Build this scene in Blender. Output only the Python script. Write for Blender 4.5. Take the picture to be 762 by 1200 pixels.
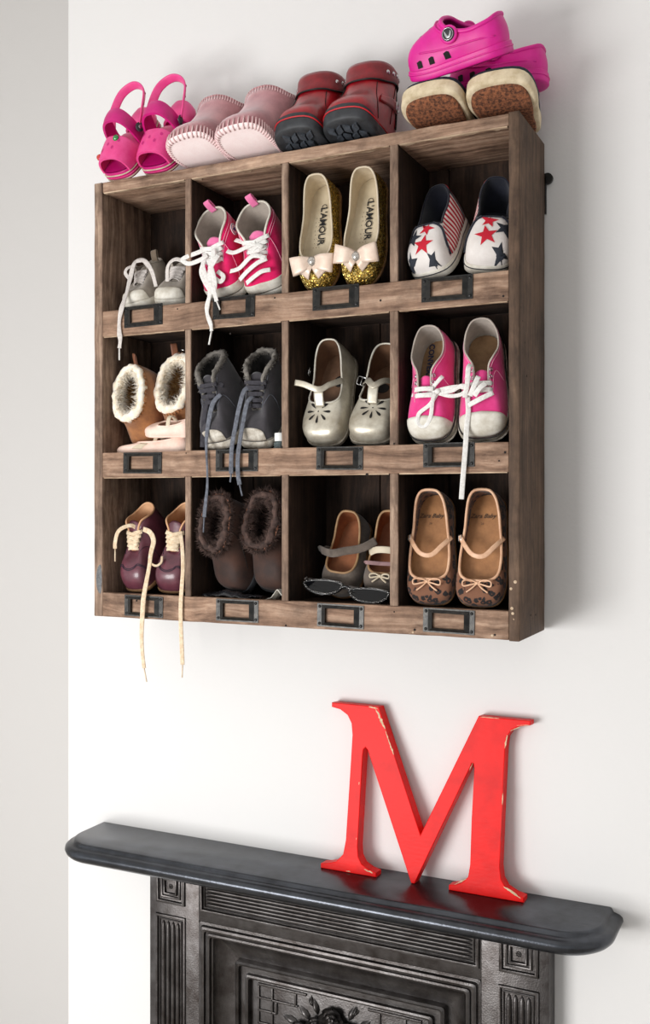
import bpy, bmesh, math, random
from mathutils import Vector, Matrix, Euler, noise
from mathutils.bvhtree import BVHTree

V = Vector
PI = math.pi
R = math.radians
random.seed(7)
scn = bpy.context.scene
for o in list(bpy.data.objects):
    bpy.data.objects.remove(o)
COL = scn.collection

# ------------------------------------------------------------------ camera
CAM = V((0.6404, -1.3412, 1.5))
YAW = R(25.72)
cam_data = bpy.data.cameras.new('camera')
cam = bpy.data.objects.new('camera', cam_data)
COL.objects.link(cam)
cam.location = CAM
cam.rotation_euler = (R(90), 0, YAW)
cam_data.sensor_fit = 'HORIZONTAL'
cam_data.sensor_width = 36
cam_data.lens = 36 * 1190 / 762
cam_data.shift_y = -8 / 762
cam_data.clip_start = 0.02
scn.camera = cam

# ------------------------------------------------------------------ light
scn.view_settings.view_transform = 'Standard'
scn.view_settings.look = 'None'
scn.view_settings.gamma = 1
scn.view_settings.use_curve_mapping = False
scn.view_settings.exposure = 0.0
world = bpy.data.worlds.new('world')
scn.world = world
world.use_nodes = True
world.node_tree.nodes['Background'].inputs[0].default_value = (0.96, 0.982, 1.0, 1)
world.node_tree.nodes['Background'].inputs[1].default_value = 0.76
def area(name, loc, target, sx, sy, power, color):
    l = bpy.data.lights.new(name, 'AREA')
    l.shape = 'RECTANGLE'
    l.size = sx; l.size_y = sy
    l.energy = power; l.color = color
    o = bpy.data.objects.new(name, l)
    COL.objects.link(o)
    o.location = loc
    d = V(target) - V(loc)
    o.rotation_euler = d.to_track_quat('-Z', 'Y').to_euler()
    return o
# daylight from the tall low window further down the room, to the left
area('window_daylight', (-0.78, -2.05, 0.92), (0.0, -0.1, 1.30), 1.0, 0.8, 41, (1.0, 0.995, 0.99))

# ------------------------------------------------------------------ pixel helper: photograph pixel on the plane y -> point
_s, _c = math.sin(YAW), math.cos(YAW)
def at(u, v, y):
    t = (u - 381) / 1190
    dx, dy = -_s + t * _c, _c + t * _s
    k = (y - CAM.y) / dy
    return V((CAM.x + dx * k, y, CAM.z + (592 - v) / 1190 * k))

# ------------------------------------------------------------------ mesh helpers
def link(name, me, mat, parent):
    ob = bpy.data.objects.new(name, me)
    COL.objects.link(ob)
    if mat is not None and len(me.materials) == 0:
        me.materials.append(mat)
    if parent is not None:
        ob.parent = parent
    return ob

def mesh(name, verts, faces, mat, parent=None, smooth=True, loc=None, fix=True):
    me = bpy.data.meshes.new(name)
    me.from_pydata([tuple(v) for v in verts], [], faces)
    if fix:
        bm = bmesh.new(); bm.from_mesh(me)
        bmesh.ops.recalc_face_normals(bm, faces=bm.faces)
        bm.to_mesh(me); bm.free()
    if smooth is True:
        for p in me.polygons: p.use_smooth = True
    elif smooth:
        for p in me.polygons: p.use_smooth = True
        me.set_sharp_from_angle(angle=smooth)
    ob = link(name, me, mat, parent)
    if loc is not None: ob.location = loc
    return ob

def from_bm(name, bm, mat, parent=None, smooth=False, loc=None):
    me = bpy.data.meshes.new(name)
    bmesh.ops.recalc_face_normals(bm, faces=bm.faces)
    bm.to_mesh(me); bm.free()
    if smooth:
        for p in me.polygons: p.use_smooth = True
        if smooth is not True: me.set_sharp_from_angle(angle=smooth)
    ob = link(name, me, mat, parent)
    if loc is not None: ob.location = loc
    return ob

def empty(name, label, cat, loc=(0, 0, 0), rot=(0, 0, 0), group=None):
    o = bpy.data.objects.new(name, None)
    COL.objects.link(o)
    o.empty_display_size = 0.02
    o.location = loc; o.rotation_euler = rot
    tag(o, label, cat, group)
    return o

def tag(o, label, cat, group=None):
    o['label'] = label; o['category'] = cat
    if group: o['group'] = group
    return o

class MB:
    """collects vertices and faces for one mesh"""
    def __init__(s): s.v = []; s.f = []
    def add(s, vs, fs):
        n = len(s.v); s.v += [V(v) for v in vs]
        s.f += [tuple(i + n for i in f) for f in fs]
    def box(s, x0, x1, y0, y1, z0, z1):
        vs = [(x, y, z) for z in (z0, z1) for y in (y0, y1) for x in (x0, x1)]
        s.add(vs, [(0, 1, 3, 2), (4, 6, 7, 5), (0, 4, 5, 1), (2, 3, 7, 6), (0, 2, 6, 4), (1, 5, 7, 3)])
    def build(s, name, mat, parent=None, smooth=True, loc=None):
        return mesh(name, s.v, s.f, mat, parent, smooth, loc)

def gridf(nr, nc, closed=False):
    fs = []
    for i in range(nr - 1):
        for j in range(nc if closed else nc - 1):
            k = (j + 1) % nc
            fs.append((i * nc + j, i * nc + k, (i + 1) * nc + k, (i + 1) * nc + j))
    return fs

def rings(rs, closed=True, cap0=False, cap1=False):
    n = len(rs[0]); vs = [p for r in rs for p in r]
    fs = gridf(len(rs), n, closed)
    if cap0: fs.append(tuple(range(n))[::-1])
    if cap1: fs.append(tuple(range((len(rs) - 1) * n, len(rs) * n)))
    return vs, fs

def catmull(pts, n=8, closed=False):
    pts = [V(p) for p in pts]; out = []; m = len(pts)
    if m == 2: return [pts[0].lerp(pts[1], i / n) for i in range(n + 1)]
    for i in range(m if closed else m - 1):
        if closed:
            p0, p1, p2, p3 = pts[i - 1], pts[i], pts[(i + 1) % m], pts[(i + 2) % m]
        else:
            p1, p2 = pts[i], pts[i + 1]
            p0 = pts[i - 1] if i > 0 else p1 * 2 - p2
            p3 = pts[i + 2] if i + 2 < m else p2 * 2 - p1
        for k in range(n):
            t = k / n
            out.append(0.5 * ((2 * p1) + (p2 - p0) * t + (2 * p0 - 5 * p1 + 4 * p2 - p3) * t * t + (3 * p1 - p0 - 3 * p2 + p3) * t ** 3))
    if not closed: out.append(pts[-1].copy())
    return out

def tangents(path, closed):
    n = len(path); ts = []
    for i in range(n):
        a = path[(i - 1) % n] if (closed or i > 0) else path[i]
        b = path[(i + 1) % n] if (closed or i < n - 1) else path[i]
        t = b - a
        ts.append(t.normalized() if t.length > 1e-9 else V((0, 0, 1)))
    return ts

def tube_data(path, r, seg=8, closed=False):
    """round tube, r may be a number or a function of 0..1"""
    path = [V(p) for p in path]
    ts = tangents(path, closed); n = len(path)
    ref = V((0, 0, 1)) if abs(ts[0].z) < 0.9 else V((1, 0, 0))
    nrm = ts[0].cross(ref).normalized(); rs = []
    for i in range(n):
        nrm = nrm - ts[i] * nrm.dot(ts[i])
        nrm = nrm.normalized() if nrm.length > 1e-6 else ts[i].orthogonal().normalized()
        b = ts[i].cross(nrm)
        rr = r(i / max(1, n - 1)) if callable(r) else r
        rs.append([path[i] + (nrm * math.cos(2 * PI * k / seg) + b * math.sin(2 * PI * k / seg)) * rr for k in range(seg)])
    vs, fs = rings(rs, True, not closed, not closed)
    if closed:
        m = (n - 1) * seg
        for k in range(seg):
            k2 = (k + 1) % seg
            fs.append((m + k, m + k2, k2, k))
    return vs, fs

def ribbon_data(path, up, w, th=0.0012, closed=False, seg=8):
    """flat strap or lace: up is a vector, a list of vectors or a function of i"""
    path = [V(p) for p in path]; n = len(path)
    ts = tangents(path, closed); rs = []
    for i in range(n):
        u = up(i / max(1, n - 1)) if callable(up) else (up[i] if isinstance(up, list) else up)
        u = V(u)
        wv = ts[i].cross(u)
        wv = wv.normalized() if wv.length > 1e-6 else ts[i].orthogonal().normalized()
        nn = wv.cross(ts[i]).normalized()
        ww = w(i / max(1, n - 1)) if callable(w) else w
        ring = []
        for k in range(seg):
            a = 2 * PI * (k + 0.5) / seg
            ca, sa = math.cos(a), math.sin(a)
            q = lambda c: math.copysign(abs(c) ** 0.45, c)
            ring.append(path[i] + wv * (q(ca) * ww / 2) + nn * (q(sa) * th / 2))
        rs.append(ring)
    vs, fs = rings(rs, True, not closed, not closed)
    if closed:
        m = (n - 1) * seg
        for k in range(seg):
            k2 = (k + 1) % seg
            fs.append((m + k, m + k2, k2, k))
    return vs, fs

def rbox(name, x0, x1, y0, y1, z0, z1, mat, parent=None, bev=0.001, seg=2, smooth=R(40)):
    bm = bmesh.new()
    c = V(((x0 + x1) / 2, (y0 + y1) / 2, (z0 + z1) / 2))
    bmesh.ops.create_cube(bm, size=1, matrix=Matrix.Diagonal((x1 - x0, y1 - y0, z1 - z0, 1)))
    if bev: bmesh.ops.bevel(bm, geom=bm.edges[:], offset=bev, segments=seg, affect='EDGES', profile=0.6)
    return from_bm(name, bm, mat, parent, smooth, c)

def disc_data(c, n, r, th, seg=20, dome=0.0):
    """small cylinder of radius r, height th along n; domed top"""
    c, n = V(c), V(n).normalized()
    a = n.orthogonal().normalized(); b = n.cross(a)
    prof = [(r, 0), (r, th * 0.7), (r * 0.88, th)] + ([(r * 0.5, th + dome * 0.75)] if dome else [])
    rs = [[c + (a * math.cos(2 * PI * k / seg) + b * math.sin(2 * PI * k / seg)) * rr + n * h for k in range(seg)] for rr, h in prof]
    vs, fs = rings(rs, True, True, not dome)
    if dome:
        m = len(vs); vs.append(c + n * (th + dome)); base = (len(rs) - 1) * seg
        for k in range(seg): fs.append((base + k, base + (k + 1) % seg, m))
    return vs, fs

# ------------------------------------------------------------------ materials
def srgb(r, g, b):
    f = lambda c: (c / 255) / 12.92 if c / 255 <= 0.04045 else ((c / 255 + 0.055) / 1.055) ** 2.4
    return (f(r), f(g), f(b), 1)

def new_mat(name):
    m = bpy.data.materials.new(name); m.use_nodes = True
    nt = m.node_tree
    return m, nt, nt.nodes['Principled BSDF'], nt.links

def mat(name, c1, c2=None, rough=0.6, metal=0.0, nscale=60, bump=0.0, bscale=None, sheen=0.0, coat=0.0, spec=0.5, lo=0.35, hi=0.65, sss=0.0, stretch=None, detail=6):
    """colour c1 mottled with c2, fine noise relief"""
    m, nt, bsdf, L = new_mat(name)
    N = nt.nodes
    bsdf.inputs['Roughness'].default_value = rough
    bsdf.inputs['Metallic'].default_value = metal
    bsdf.inputs['Specular IOR Level'].default_value = spec
    if sheen:
        bsdf.inputs['Sheen Weight'].default_value = sheen
        bsdf.inputs['Sheen Roughness'].default_value = 0.5
    if coat:
        bsdf.inputs['Coat Weight'].default_value = coat
        bsdf.inputs['Coat Roughness'].default_value = 0.12
    if sss:
        bsdf.inputs['Subsurface Weight'].default_value = sss
        bsdf.inputs['Subsurface Scale'].default_value = 0.004
    tc = N.new('ShaderNodeTexCoord')
    src = tc.outputs['Object']
    if stretch:
        mp = N.new('ShaderNodeMapping'); mp.inputs['Scale'].default_value = stretch
        L.new(src, mp.inputs['Vector']); src = mp.outputs['Vector']
    if c2 is not None:
        nz = N.new('ShaderNodeTexNoise'); nz.inputs['Scale'].default_value = nscale; nz.inputs['Detail'].default_value = detail
        nz.inputs['Roughness'].default_value = 0.65
        L.new(src, nz.inputs['Vector'])
        rp = N.new('ShaderNodeValToRGB')
        rp.color_ramp.elements[0].position = lo; rp.color_ramp.elements[0].color = c2
        rp.color_ramp.elements[1].position = hi; rp.color_ramp.elements[1].color = c1
        L.new(nz.outputs['Fac'], rp.inputs['Fac']); L.new(rp.outputs['Color'], bsdf.inputs['Base Color'])
    else:
        bsdf.inputs['Base Color'].default_value = c1
    if bump:
        nb = N.new('ShaderNodeTexNoise'); nb.inputs['Scale'].default_value = bscale or nscale * 4; nb.inputs['Detail'].default_value = 4
        L.new(src, nb.inputs['Vector'])
        bp = N.new('ShaderNodeBump'); bp.inputs['Strength'].default_value = bump; bp.inputs['Distance'].default_value = 0.001
        L.new(nb.outputs['Fac'], bp.inputs['Height']); L.new(bp.outputs['Normal'], bsdf.inputs['Normal'])
    return m

def wood(name, axis, dark, mid, light, rough=0.75, grain=1.0, bump=0.5):
    """weathered timber, fibres along axis, worn pale patches and dark scuffs"""
    m, nt, bsdf, L = new_mat(name); N = nt.nodes
    tc = N.new('ShaderNodeTexCoord'); oi = N.new('ShaderNodeObjectInfo')
    ad = N.new('ShaderNodeVectorMath'); ad.operation = 'ADD'
    mu = N.new('ShaderNodeMath'); mu.operation = 'MULTIPLY'; mu.inputs[1].default_value = 37.0
    L.new(oi.outputs['Random'], mu.inputs[0])
    L.new(tc.outputs['Object'], ad.inputs[0]); L.new(mu.outputs[0], ad.inputs[1])
    sc = [70, 70, 70]; sc[axis] = 3.2
    mp = N.new('ShaderNodeMapping'); mp.inputs['Scale'].default_value = sc
    L.new(ad.outputs[0], mp.inputs['Vector'])
    # bend the fibres
    n0 = N.new('ShaderNodeTexNoise'); n0.inputs['Scale'].default_value = 9; n0.inputs['Detail'].default_value = 2
    L.new(ad.outputs[0], n0.inputs['Vector'])
    mx = N.new('ShaderNodeVectorMath'); mx.operation = 'MULTIPLY_ADD'
    mx.inputs[1].default_value = (1.6, 1.6, 1.6)
    L.new(n0.outputs['Color'], mx.inputs[0]); L.new(mp.outputs['Vector'], mx.inputs[2])
    n1 = N.new('ShaderNodeTexNoise'); n1.inputs['Scale'].default_value = 1.6 * grain; n1.inputs['Detail'].default_value = 9; n1.inputs['Roughness'].default_value = 0.68
    L.new(mx.outputs[0], n1.inputs['Vector'])
    r1 = N.new('ShaderNodeValToRGB'); e = r1.color_ramp.elements
    e[0].position = 0.30; e[0].color = dark; e[1].position = 0.72; e[1].color = light
    k = e.new(0.5); k.color = mid
    L.new(n1.outputs['Fac'], r1.inputs['Fac'])
    # worn and dirty blotches
    n2 = N.new('ShaderNodeTexNoise'); n2.inputs['Scale'].default_value = 17; n2.inputs['Detail'].default_value = 7; n2.inputs['Roughness'].default_value = 0.7
    L.new(ad.outputs[0], n2.inputs['Vector'])
    r2 = N.new('ShaderNodeValToRGB'); e = r2.color_ramp.elements
    e[0].position = 0.32; e[0].color = (0.42, 0.40, 0.39, 1); e[1].position = 0.66; e[1].color = (1.25, 1.22, 1.18, 1)
    L.new(n2.outputs['Fac'], r2.inputs['Fac'])
    mm = N.new('ShaderNodeMix'); mm.data_type = 'RGBA'; mm.blend_type = 'MULTIPLY'; mm.inputs[0].default_value = 0.85
    L.new(r1.outputs['Color'], mm.inputs[6]); L.new(r2.outputs['Color'], mm.inputs[7])
    L.new(mm.outputs[2], bsdf.inputs['Base Color'])
    bsdf.inputs['Roughness'].default_value = rough
    bsdf.inputs['Specular IOR Level'].default_value = 0.3
    bp = N.new('ShaderNodeBump'); bp.inputs['Strength'].default_value = bump; bp.inputs['Distance'].default_value = 0.0012
    L.new(n1.outputs['Fac'], bp.inputs['Height']); L.new(bp.outputs['Normal'], bsdf.inputs['Normal'])
    return m
# ================================================================== the setting
def plaster(name, col):
    m, nt, bsdf, L = new_mat(name); N = nt.nodes
    bsdf.inputs['Base Color'].default_value = col
    bsdf.inputs['Roughness'].default_value = 0.85
    bsdf.inputs['Specular IOR Level'].default_value = 0.2
    tc = N.new('ShaderNodeTexCoord')
    a = N.new('ShaderNodeTexNoise'); a.inputs['Scale'].default_value = 190; a.inputs['Detail'].default_value = 5
    b = N.new('ShaderNodeTexNoise'); b.inputs['Scale'].default_value = 9; b.inputs['Detail'].default_value = 3
    L.new(tc.outputs['Object'], a.inputs['Vector']); L.new(tc.outputs['Object'], b.inputs['Vector'])
    ma = N.new('ShaderNodeMath'); ma.operation = 'MULTIPLY_ADD'; ma.inputs[1].default_value = 6.0
    L.new(b.outputs['Fac'], ma.inputs[0]); L.new(a.outputs['Fac'], ma.inputs[2])
    bp = N.new('ShaderNodeBump'); bp.inputs['Strength'].default_value = 0.22; bp.inputs['Distance'].default_value = 0.0011
    L.new(ma.outputs[0], bp.inputs['Height']); L.new(bp.outputs['Normal'], bsdf.inputs['Normal'])
    return m
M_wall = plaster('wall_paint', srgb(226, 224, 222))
M_wall2 = plaster('wall_paint_dimmed', srgb(208, 205, 202))  # the alcove's weaker light is put into a darker wall colour
M_ceil = plaster('ceiling_paint', srgb(238, 237, 235))
M_floor = wood('floor_boards', 0, srgb(150, 144, 136), srgb(178, 172, 164), srgb(196, 190, 182), 0.6)

def slab(name, x0, x1, y0, y1, z0, z1, m, bev=0.003):
    o = rbox(name, x0, x1, y0, y1, z0, z1, m, None, bev, 3)
    o['kind'] = 'structure'
    return o
slab('wall_back', -0.485, 2.4, 0.0, 0.44, 0.0, 2.6, M_wall, 0.008)      # chimney breast
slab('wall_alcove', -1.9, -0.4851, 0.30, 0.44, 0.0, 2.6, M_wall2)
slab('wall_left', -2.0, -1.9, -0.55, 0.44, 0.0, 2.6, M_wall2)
slab("floor", -1.9, 2.4, -3.2, 0.44, -0.05, -0.0002, M_floor)
slab('ceiling', -1.9, 2.4, -3.2, 0.44, 2.6, 2.65, M_ceil)
slab('wall_right', 2.4, 2.5, -3.2, 0.12, -0.05, 2.65, M_wall)
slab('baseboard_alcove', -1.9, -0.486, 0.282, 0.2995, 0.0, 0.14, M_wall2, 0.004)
slab('baseboard_right', 0.43, 2.4, -0.018, -0.0005, 0.0, 0.14, M_wall2, 0.004)
# ================================================================== the pigeonhole shelf
W_x = wood('weathered_wood_horizontal', 0, srgb(84, 62, 50), srgb(150, 121, 101), srgb(196, 168, 146))
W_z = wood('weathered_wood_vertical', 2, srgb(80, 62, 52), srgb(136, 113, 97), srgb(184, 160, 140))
W_in = wood('dark_shaded_inner_wood_vertical', 2, srgb(24, 16, 12), srgb(50, 36, 28), srgb(74, 55, 43), 0.8)  # dark stained wood, lowered further to paint in the shade of the cells
W_inx = wood('dark_shaded_inner_wood_horizontal', 0, srgb(34, 25, 20), srgb(62, 47, 38), srgb(98, 78, 64), 0.8)  # floor boards, likewise darkened for the shade inside the cells
W_side = wood('shaded_side_wood', 2, srgb(58, 44, 35), srgb(92, 73, 59), srgb(116, 94, 77), 0.7)  # right board faces away from the window: its shade is in the colour

def board(name, x0, x1, y0, y1, z0, z1, m, parent, bev=0.0012, jit=0.0005, m_side=None):
    d = [x1 - x0, y1 - y0, z1 - z0]
    ax = d.index(max(d)); n = max(4, int(max(d) / 0.022))
    c = V(((x0 + x1) / 2, (y0 + y1) / 2, (z0 + z1) / 2))
    bm = bmesh.new()
    bmesh.ops.create_cube(bm, size=1, matrix=Matrix.Diagonal((*d, 1)))
    bmesh.ops.bevel(bm, geom=bm.edges[:], offset=bev, segments=2, affect='EDGES', profile=0.5)
    eds = [e for e in bm.edges if abs((e.verts[1].co - e.verts[0].co)[ax]) > max(d) * 0.6]
    bmesh.ops.subdivide_edges(bm, edges=eds, cuts=n, use_grid_fill=True)
    sd = random.random() * 50
    for v in bm.verts:
        p = v.co * 32 + V((sd, sd * 2, 0))
        q = noise.noise_vector(p) * jit + noise.noise_vector(p * 4) * jit * 0.6
        q[ax] = 0
        v.co += q
    o = from_bm(name, bm, m, parent, R(50), c)
    return o

SX, SZ0, SZ1, SYF, SYB = 0.32, 1.336, 1.976, -0.135, -0.008
shelf = empty('pigeonhole_shelf', 'weathered wooden wall shelf with twelve pigeonholes hung above the fireplace', 'shelf', (0, SYB, SZ0))
def local(o, par):
    # parts are modelled in world space: take the parent's place off
    o.location = V(o.location) - V(par.location)
    return o
def sb(*a, **k): return local(board(*a, parent=shelf, **k), shelf)
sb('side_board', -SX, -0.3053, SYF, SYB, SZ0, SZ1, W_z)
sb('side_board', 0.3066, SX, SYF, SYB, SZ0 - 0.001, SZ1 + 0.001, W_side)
sb('top_board', -0.3053, 0.3066, SYF + 0.001, SYB, 1.9605, SZ1, W_x, jit=0.0009)
RAILS = [(1.748, 1.7855), (1.5405, 1.577), (SZ0, 1.3712)]
ROWS = [(1.7835, 1.9605), (1.575, 1.756), (1.3692, 1.5485)]      # floor and ceiling of each row
DIV = [(-0.1602, -0.1515), (-0.0057, 0.0036), (0.1514, 0.1620)]
COLS = [(-0.3053, -0.1602), (-0.1515, -0.0057), (0.0036, 0.1514), (0.1620, 0.3066)]
for (z0, z1), (fz, cz) in zip(RAILS, ROWS):
    sb('rail', -0.3053, 0.3066, SYF + 0.0005, SYF + 0.0125, z0, z1, W_x, jit=0.0006)
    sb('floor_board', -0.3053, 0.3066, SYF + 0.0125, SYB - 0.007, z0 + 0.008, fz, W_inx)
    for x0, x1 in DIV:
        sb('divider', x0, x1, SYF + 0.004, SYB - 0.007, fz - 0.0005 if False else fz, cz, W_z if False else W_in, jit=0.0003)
        # worn pale front edge of the divider
    # back boards, upright planks behind each row
    xs = [-0.3053, -0.232, -0.118, -0.02, 0.088, 0.19, 0.3066]
    for a, b in zip(xs[:-1], xs[1:]):
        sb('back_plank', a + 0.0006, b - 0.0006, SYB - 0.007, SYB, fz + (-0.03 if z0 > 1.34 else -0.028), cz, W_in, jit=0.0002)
# front lipping strips on the divider edges
for (fz, cz), (z0, z1) in zip(ROWS, RAILS):
    top = {1.9605: 1.9605, 1.756: 1.748, 1.5485: 1.5405}[cz]
    for x0, x1 in DIV:
        sb('divider_edge', x0 - 0.0003, x1 + 0.0003, SYF + 0.0008, SYF + 0.0045, z1, top, W_z, jit=0.0004, bev=0.0008)

# grey knot on the side board, nail holes and putty specks
M_knot = mat('grey_knot', srgb(120, 122, 124), srgb(80, 78, 78), 0.7, nscale=200)
kn = MB()
c = V((-0.3085, SYF - 0.0003, 1.391))
kn.add([c + V((0.0078 * math.cos(a) if math.cos(a) < 0 else 0.0026 * math.cos(a), 0, 0.0215 * math.sin(a))) for a in [2 * PI * i / 24 for i in range(24)]] +
       [c + V((0.0078 * math.cos(a) if math.cos(a) < 0 else 0.0026 * math.cos(a), 0.0008, 0.0215 * math.sin(a))) for a in [2 * PI * i / 24 for i in range(24)]],
       [tuple(range(24))] + [(i, (i + 1) % 24, 24 + (i + 1) % 24, 24 + i) for i in range(24)])
local(kn.build('wood_knot', M_knot, shelf, False, loc=(0, 0, 0)), shelf)
M_hole = mat('nail_hole', srgb(34, 26, 22), None, 0.9)
M_speck = mat('filler_speck', srgb(214, 196, 170), srgb(180, 150, 120), 0.8, nscale=300)
rnd = random.Random(3)
def spot(p, n, r, m, name):
    vs, fs = disc_data(p, n, r, 0.0004, 10)
    o = mesh(name, vs, fs, m, shelf); local(o, shelf)
for u, v in ((208, 362), (270, 391), (322, 349), (446, 352), (590, 347), (126, 576), (218, 531), (330, 524), (462, 520), (585, 540), (430, 556), (580, 744), (486, 738), (335, 733), (160, 704), (462, 717), (592, 530)):
    p = at(u, v, SYF); spot(p - V((0, -0.0003, 0)), (0, -1, 0), rnd.uniform(0.0009, 0.0018), M_hole, 'nail_hole')
for u, v in ((604, 682), (599, 690), (600, 713), (601, 719), (602, 726), (603, 340), (577, 745), (484, 741)):
    p = at(u, v, SYF); spot(p - V((0, -0.0003, 0)), (0, -1, 0), rnd.uniform(0.0012, 0.0022), M_speck, 'filler_speck')
for y, z in ((-0.128, 1.74), (-0.12, 1.725), (-0.11, 1.70), (-0.08, 1.362), (-0.055, 1.360), (-0.10, 1.66), (-0.06, 1.52)):
    spot(V((SX - 0.0002, y, z)), (1, 0, 0), 0.0013, M_hole, 'nail_hole')

# hanging plate at the back of the right side
M_black = mat('black_iron', srgb(28, 27, 27), srgb(44, 42, 40), 0.5, 0.6, nscale=150)
hk = MB()
vs, fs = disc_data((SX + 0.003, -0.0075, 1.931), (0, 1, 0), 0.0075, 0.006, 16); hk.add(vs, fs)
hk.box(SX - 0.012, SX + 0.0015, -0.0075, -0.003, 1.885, 1.935)
local(hk.build('hanging_bracket', M_black, shelf, R(40)), shelf)

# label holders
M_holder = mat('blackened_metal', srgb(40, 40, 40), srgb(62, 60, 57), 0.36, 0.75, nscale=130, bump=0.15)
M_screw = mat('screw_metal', srgb(70, 70, 70), srgb(30, 30, 30), 0.4, 0.9, nscale=400)
def holder(cx, cz, tilt):
    w, h = 0.0335, 0.0152
    g = MB()
    def frame(o, i, y0, y1o, y1i):
        # rectangular frame: outer rect o, inner rect i (half sizes + z shift)
        ow, oh = o; iw, ih = i
        vs = []
        for (a, b, y) in ((ow, oh, y0), (ow, oh, y1o), (iw, ih, y1i), (iw, ih, y0)):
            vs += [(-a, y, -b), (a, y, -b), (a, y, b), (-a, y, b)]
        fs = []
        for r in range(4):
            for k in range(4):
                k2 = (k + 1) % 4; r2 = (r + 1) % 4
                fs.append((r * 4 + k, r * 4 + k2, r2 * 4 + k2, r2 * 4 + k))
        g.add(vs, fs)
    frame((w, h), (0.0262, 0.0128), 0, -0.0011, -0.0011)
    ob = g.build('label_holder', M_holder, shelf, R(30))
    b = MB(); g = b
    # raised bezel: slopes outward on left, right and bottom
    frame((0.0272, 0.0134), (0.0208, 0.0095), 0.0, -0.0012, -0.0042)
    bz = b.build('bezel', M_holder, ob, R(30))
    ob.location = V((cx, SYF + 0.0003, cz)); ob.rotation_euler = (0, tilt, 0); local(ob, shelf)
    for sx in (-1, 1):
        for sz in (-1, 1):
            vs, fs = disc_data((sx * 0.0298, -0.0009, sz * 0.0112), (0, -1, 0), 0.0021, 0.0007, 12, 0.0006)
            s = mesh('screw', vs, fs, M_screw, ob)
for row, pts in enumerate((((168, 370), (274, 360), (393.5, 348.5), (524, 338)), ((167, 542.5), (277.5, 539.5), (398, 537), (526, 533)), ((168.5, 710.5), (278, 715.5), (399, 722), (526, 728)))):
    for i, (u, v) in enumerate(pts):
        p = at(u, v, SYF); holder(p.x, p.z, rnd.uniform(-0.01, 0.02))

# rough pale splintering along the lower front edges
M_splint = mat('splintered_bare_wood', srgb(206, 180, 152), srgb(120, 92, 70), .85, nscale=160, stretch=(.15, 1, 1))
def splinter(x0, x1, z, seed, wmax=.0085):
    g = random.Random(seed); n = int((x1 - x0) / .003); A = []; B = []
    for i in range(n + 1):
        x = x0 + (x1 - x0) * i / n
        w = max(.0012, wmax * (.45 + .9 * noise.noise(V((x * 38 + seed, 0, 0))) + .5 * noise.noise(V((x * 160, seed, 0)))))
        A.append(V((x, SYF + .0012, z - .0013))); B.append(V((x, SYF + .0012 + w, z - .0013)))
    vs = A + B + [p + V((0, 0, .0016)) for p in A + B]; m = n + 1
    fs = [(i, i + 1, m + i + 1, m + i) for i in range(n)] + [(m + i, m + i + 1, 3 * m + i + 1, 3 * m + i) for i in range(n)] + [(i, i + 1, 2 * m + i + 1, 2 * m + i) for i in range(n)]
    local(mesh('worn_edge', vs, fs, M_splint, shelf, False), shelf)
for k, (a, b) in enumerate(COLS):
    splinter(a + .002, b - .002, 1.9605, 5 + k, .010)
    splinter(a + .002, b - .002, 1.748, 25 + k, .006)
    splinter(a + .002, b - .002, 1.5405, 45 + k, .004)
# ================================================================== cast iron fireplace
def iron(name, c1, c2, rough, bump=0.30):
    m = mat(name, c1, c2, rough, 0.85, nscale=26, bump=bump, bscale=420, lo=0.3, hi=0.7, detail=8)
    return m
M_iron = iron('blackened_cast_iron', srgb(98, 95, 94), srgb(50, 44, 41), 0.36)
M_iron_top = iron('polished_cast_iron', srgb(84, 87, 93), srgb(58, 59, 62), 0.27, 0.2)
M_soot = mat('soot', srgb(16, 15, 14), srgb(26, 24, 22), 0.95, nscale=40)
FX = 0.014
fire = empty('fireplace', 'small black cast iron fireplace with reeded pilasters and mantel shelf', 'fireplace', (FX, 0, 0))
YB = -0.0345        # front plane of the casting
def fb(name, x0, x1, y0, y1, z0, z1, m=None, bev=0.0015, parent=None):
    o = rbox(name, x0, x1, y0, y1, z0, z1, m or M_iron, parent or fire, bev, 2)
    return o
MT = 0.9815
# mantel shelf: rounded plate with a stepped bullnose edge
def mantel_ring(off, z):
    hx, yf, r = 0.4075 + off, -0.104 - off, 0.050 + off
    pts = [V((-hx, -0.0005, z))]
    for i in range(13):
        a = PI + (PI / 2) * i / 12
        pts.append(V((-hx + r + r * math.cos(a), yf + r + r * math.sin(a), z)))
    for i in range(13):
        a = 1.5 * PI + (PI / 2) * i / 12
        pts.append(V((hx - r + r * math.cos(a), yf + r + r * math.sin(a), z)))
    pts.append(V((hx, -0.0005, z)))
    return pts
prof = [(-0.012, MT - 0.027), (0.004, MT - 0.027), (0.0085, MT - 0.0245), (0.0125, MT - 0.0205), (0.0145, MT - 0.0155), (0.0135, MT - 0.011), (0.010, MT - 0.008), (0.006, MT - 0.0066),
        (0.0025, MT - 0.0056), (0.0012, MT - 0.003), (-0.0004, MT - 0.0008), (-0.0025, MT)]
vs, fs = rings([mantel_ring(o, z) for o, z in prof], True, True, True)
mantel = mesh('mantel_shelf', vs, fs, M_iron_top, fire, R(50)); mantel.location.x = -0.0160
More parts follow.
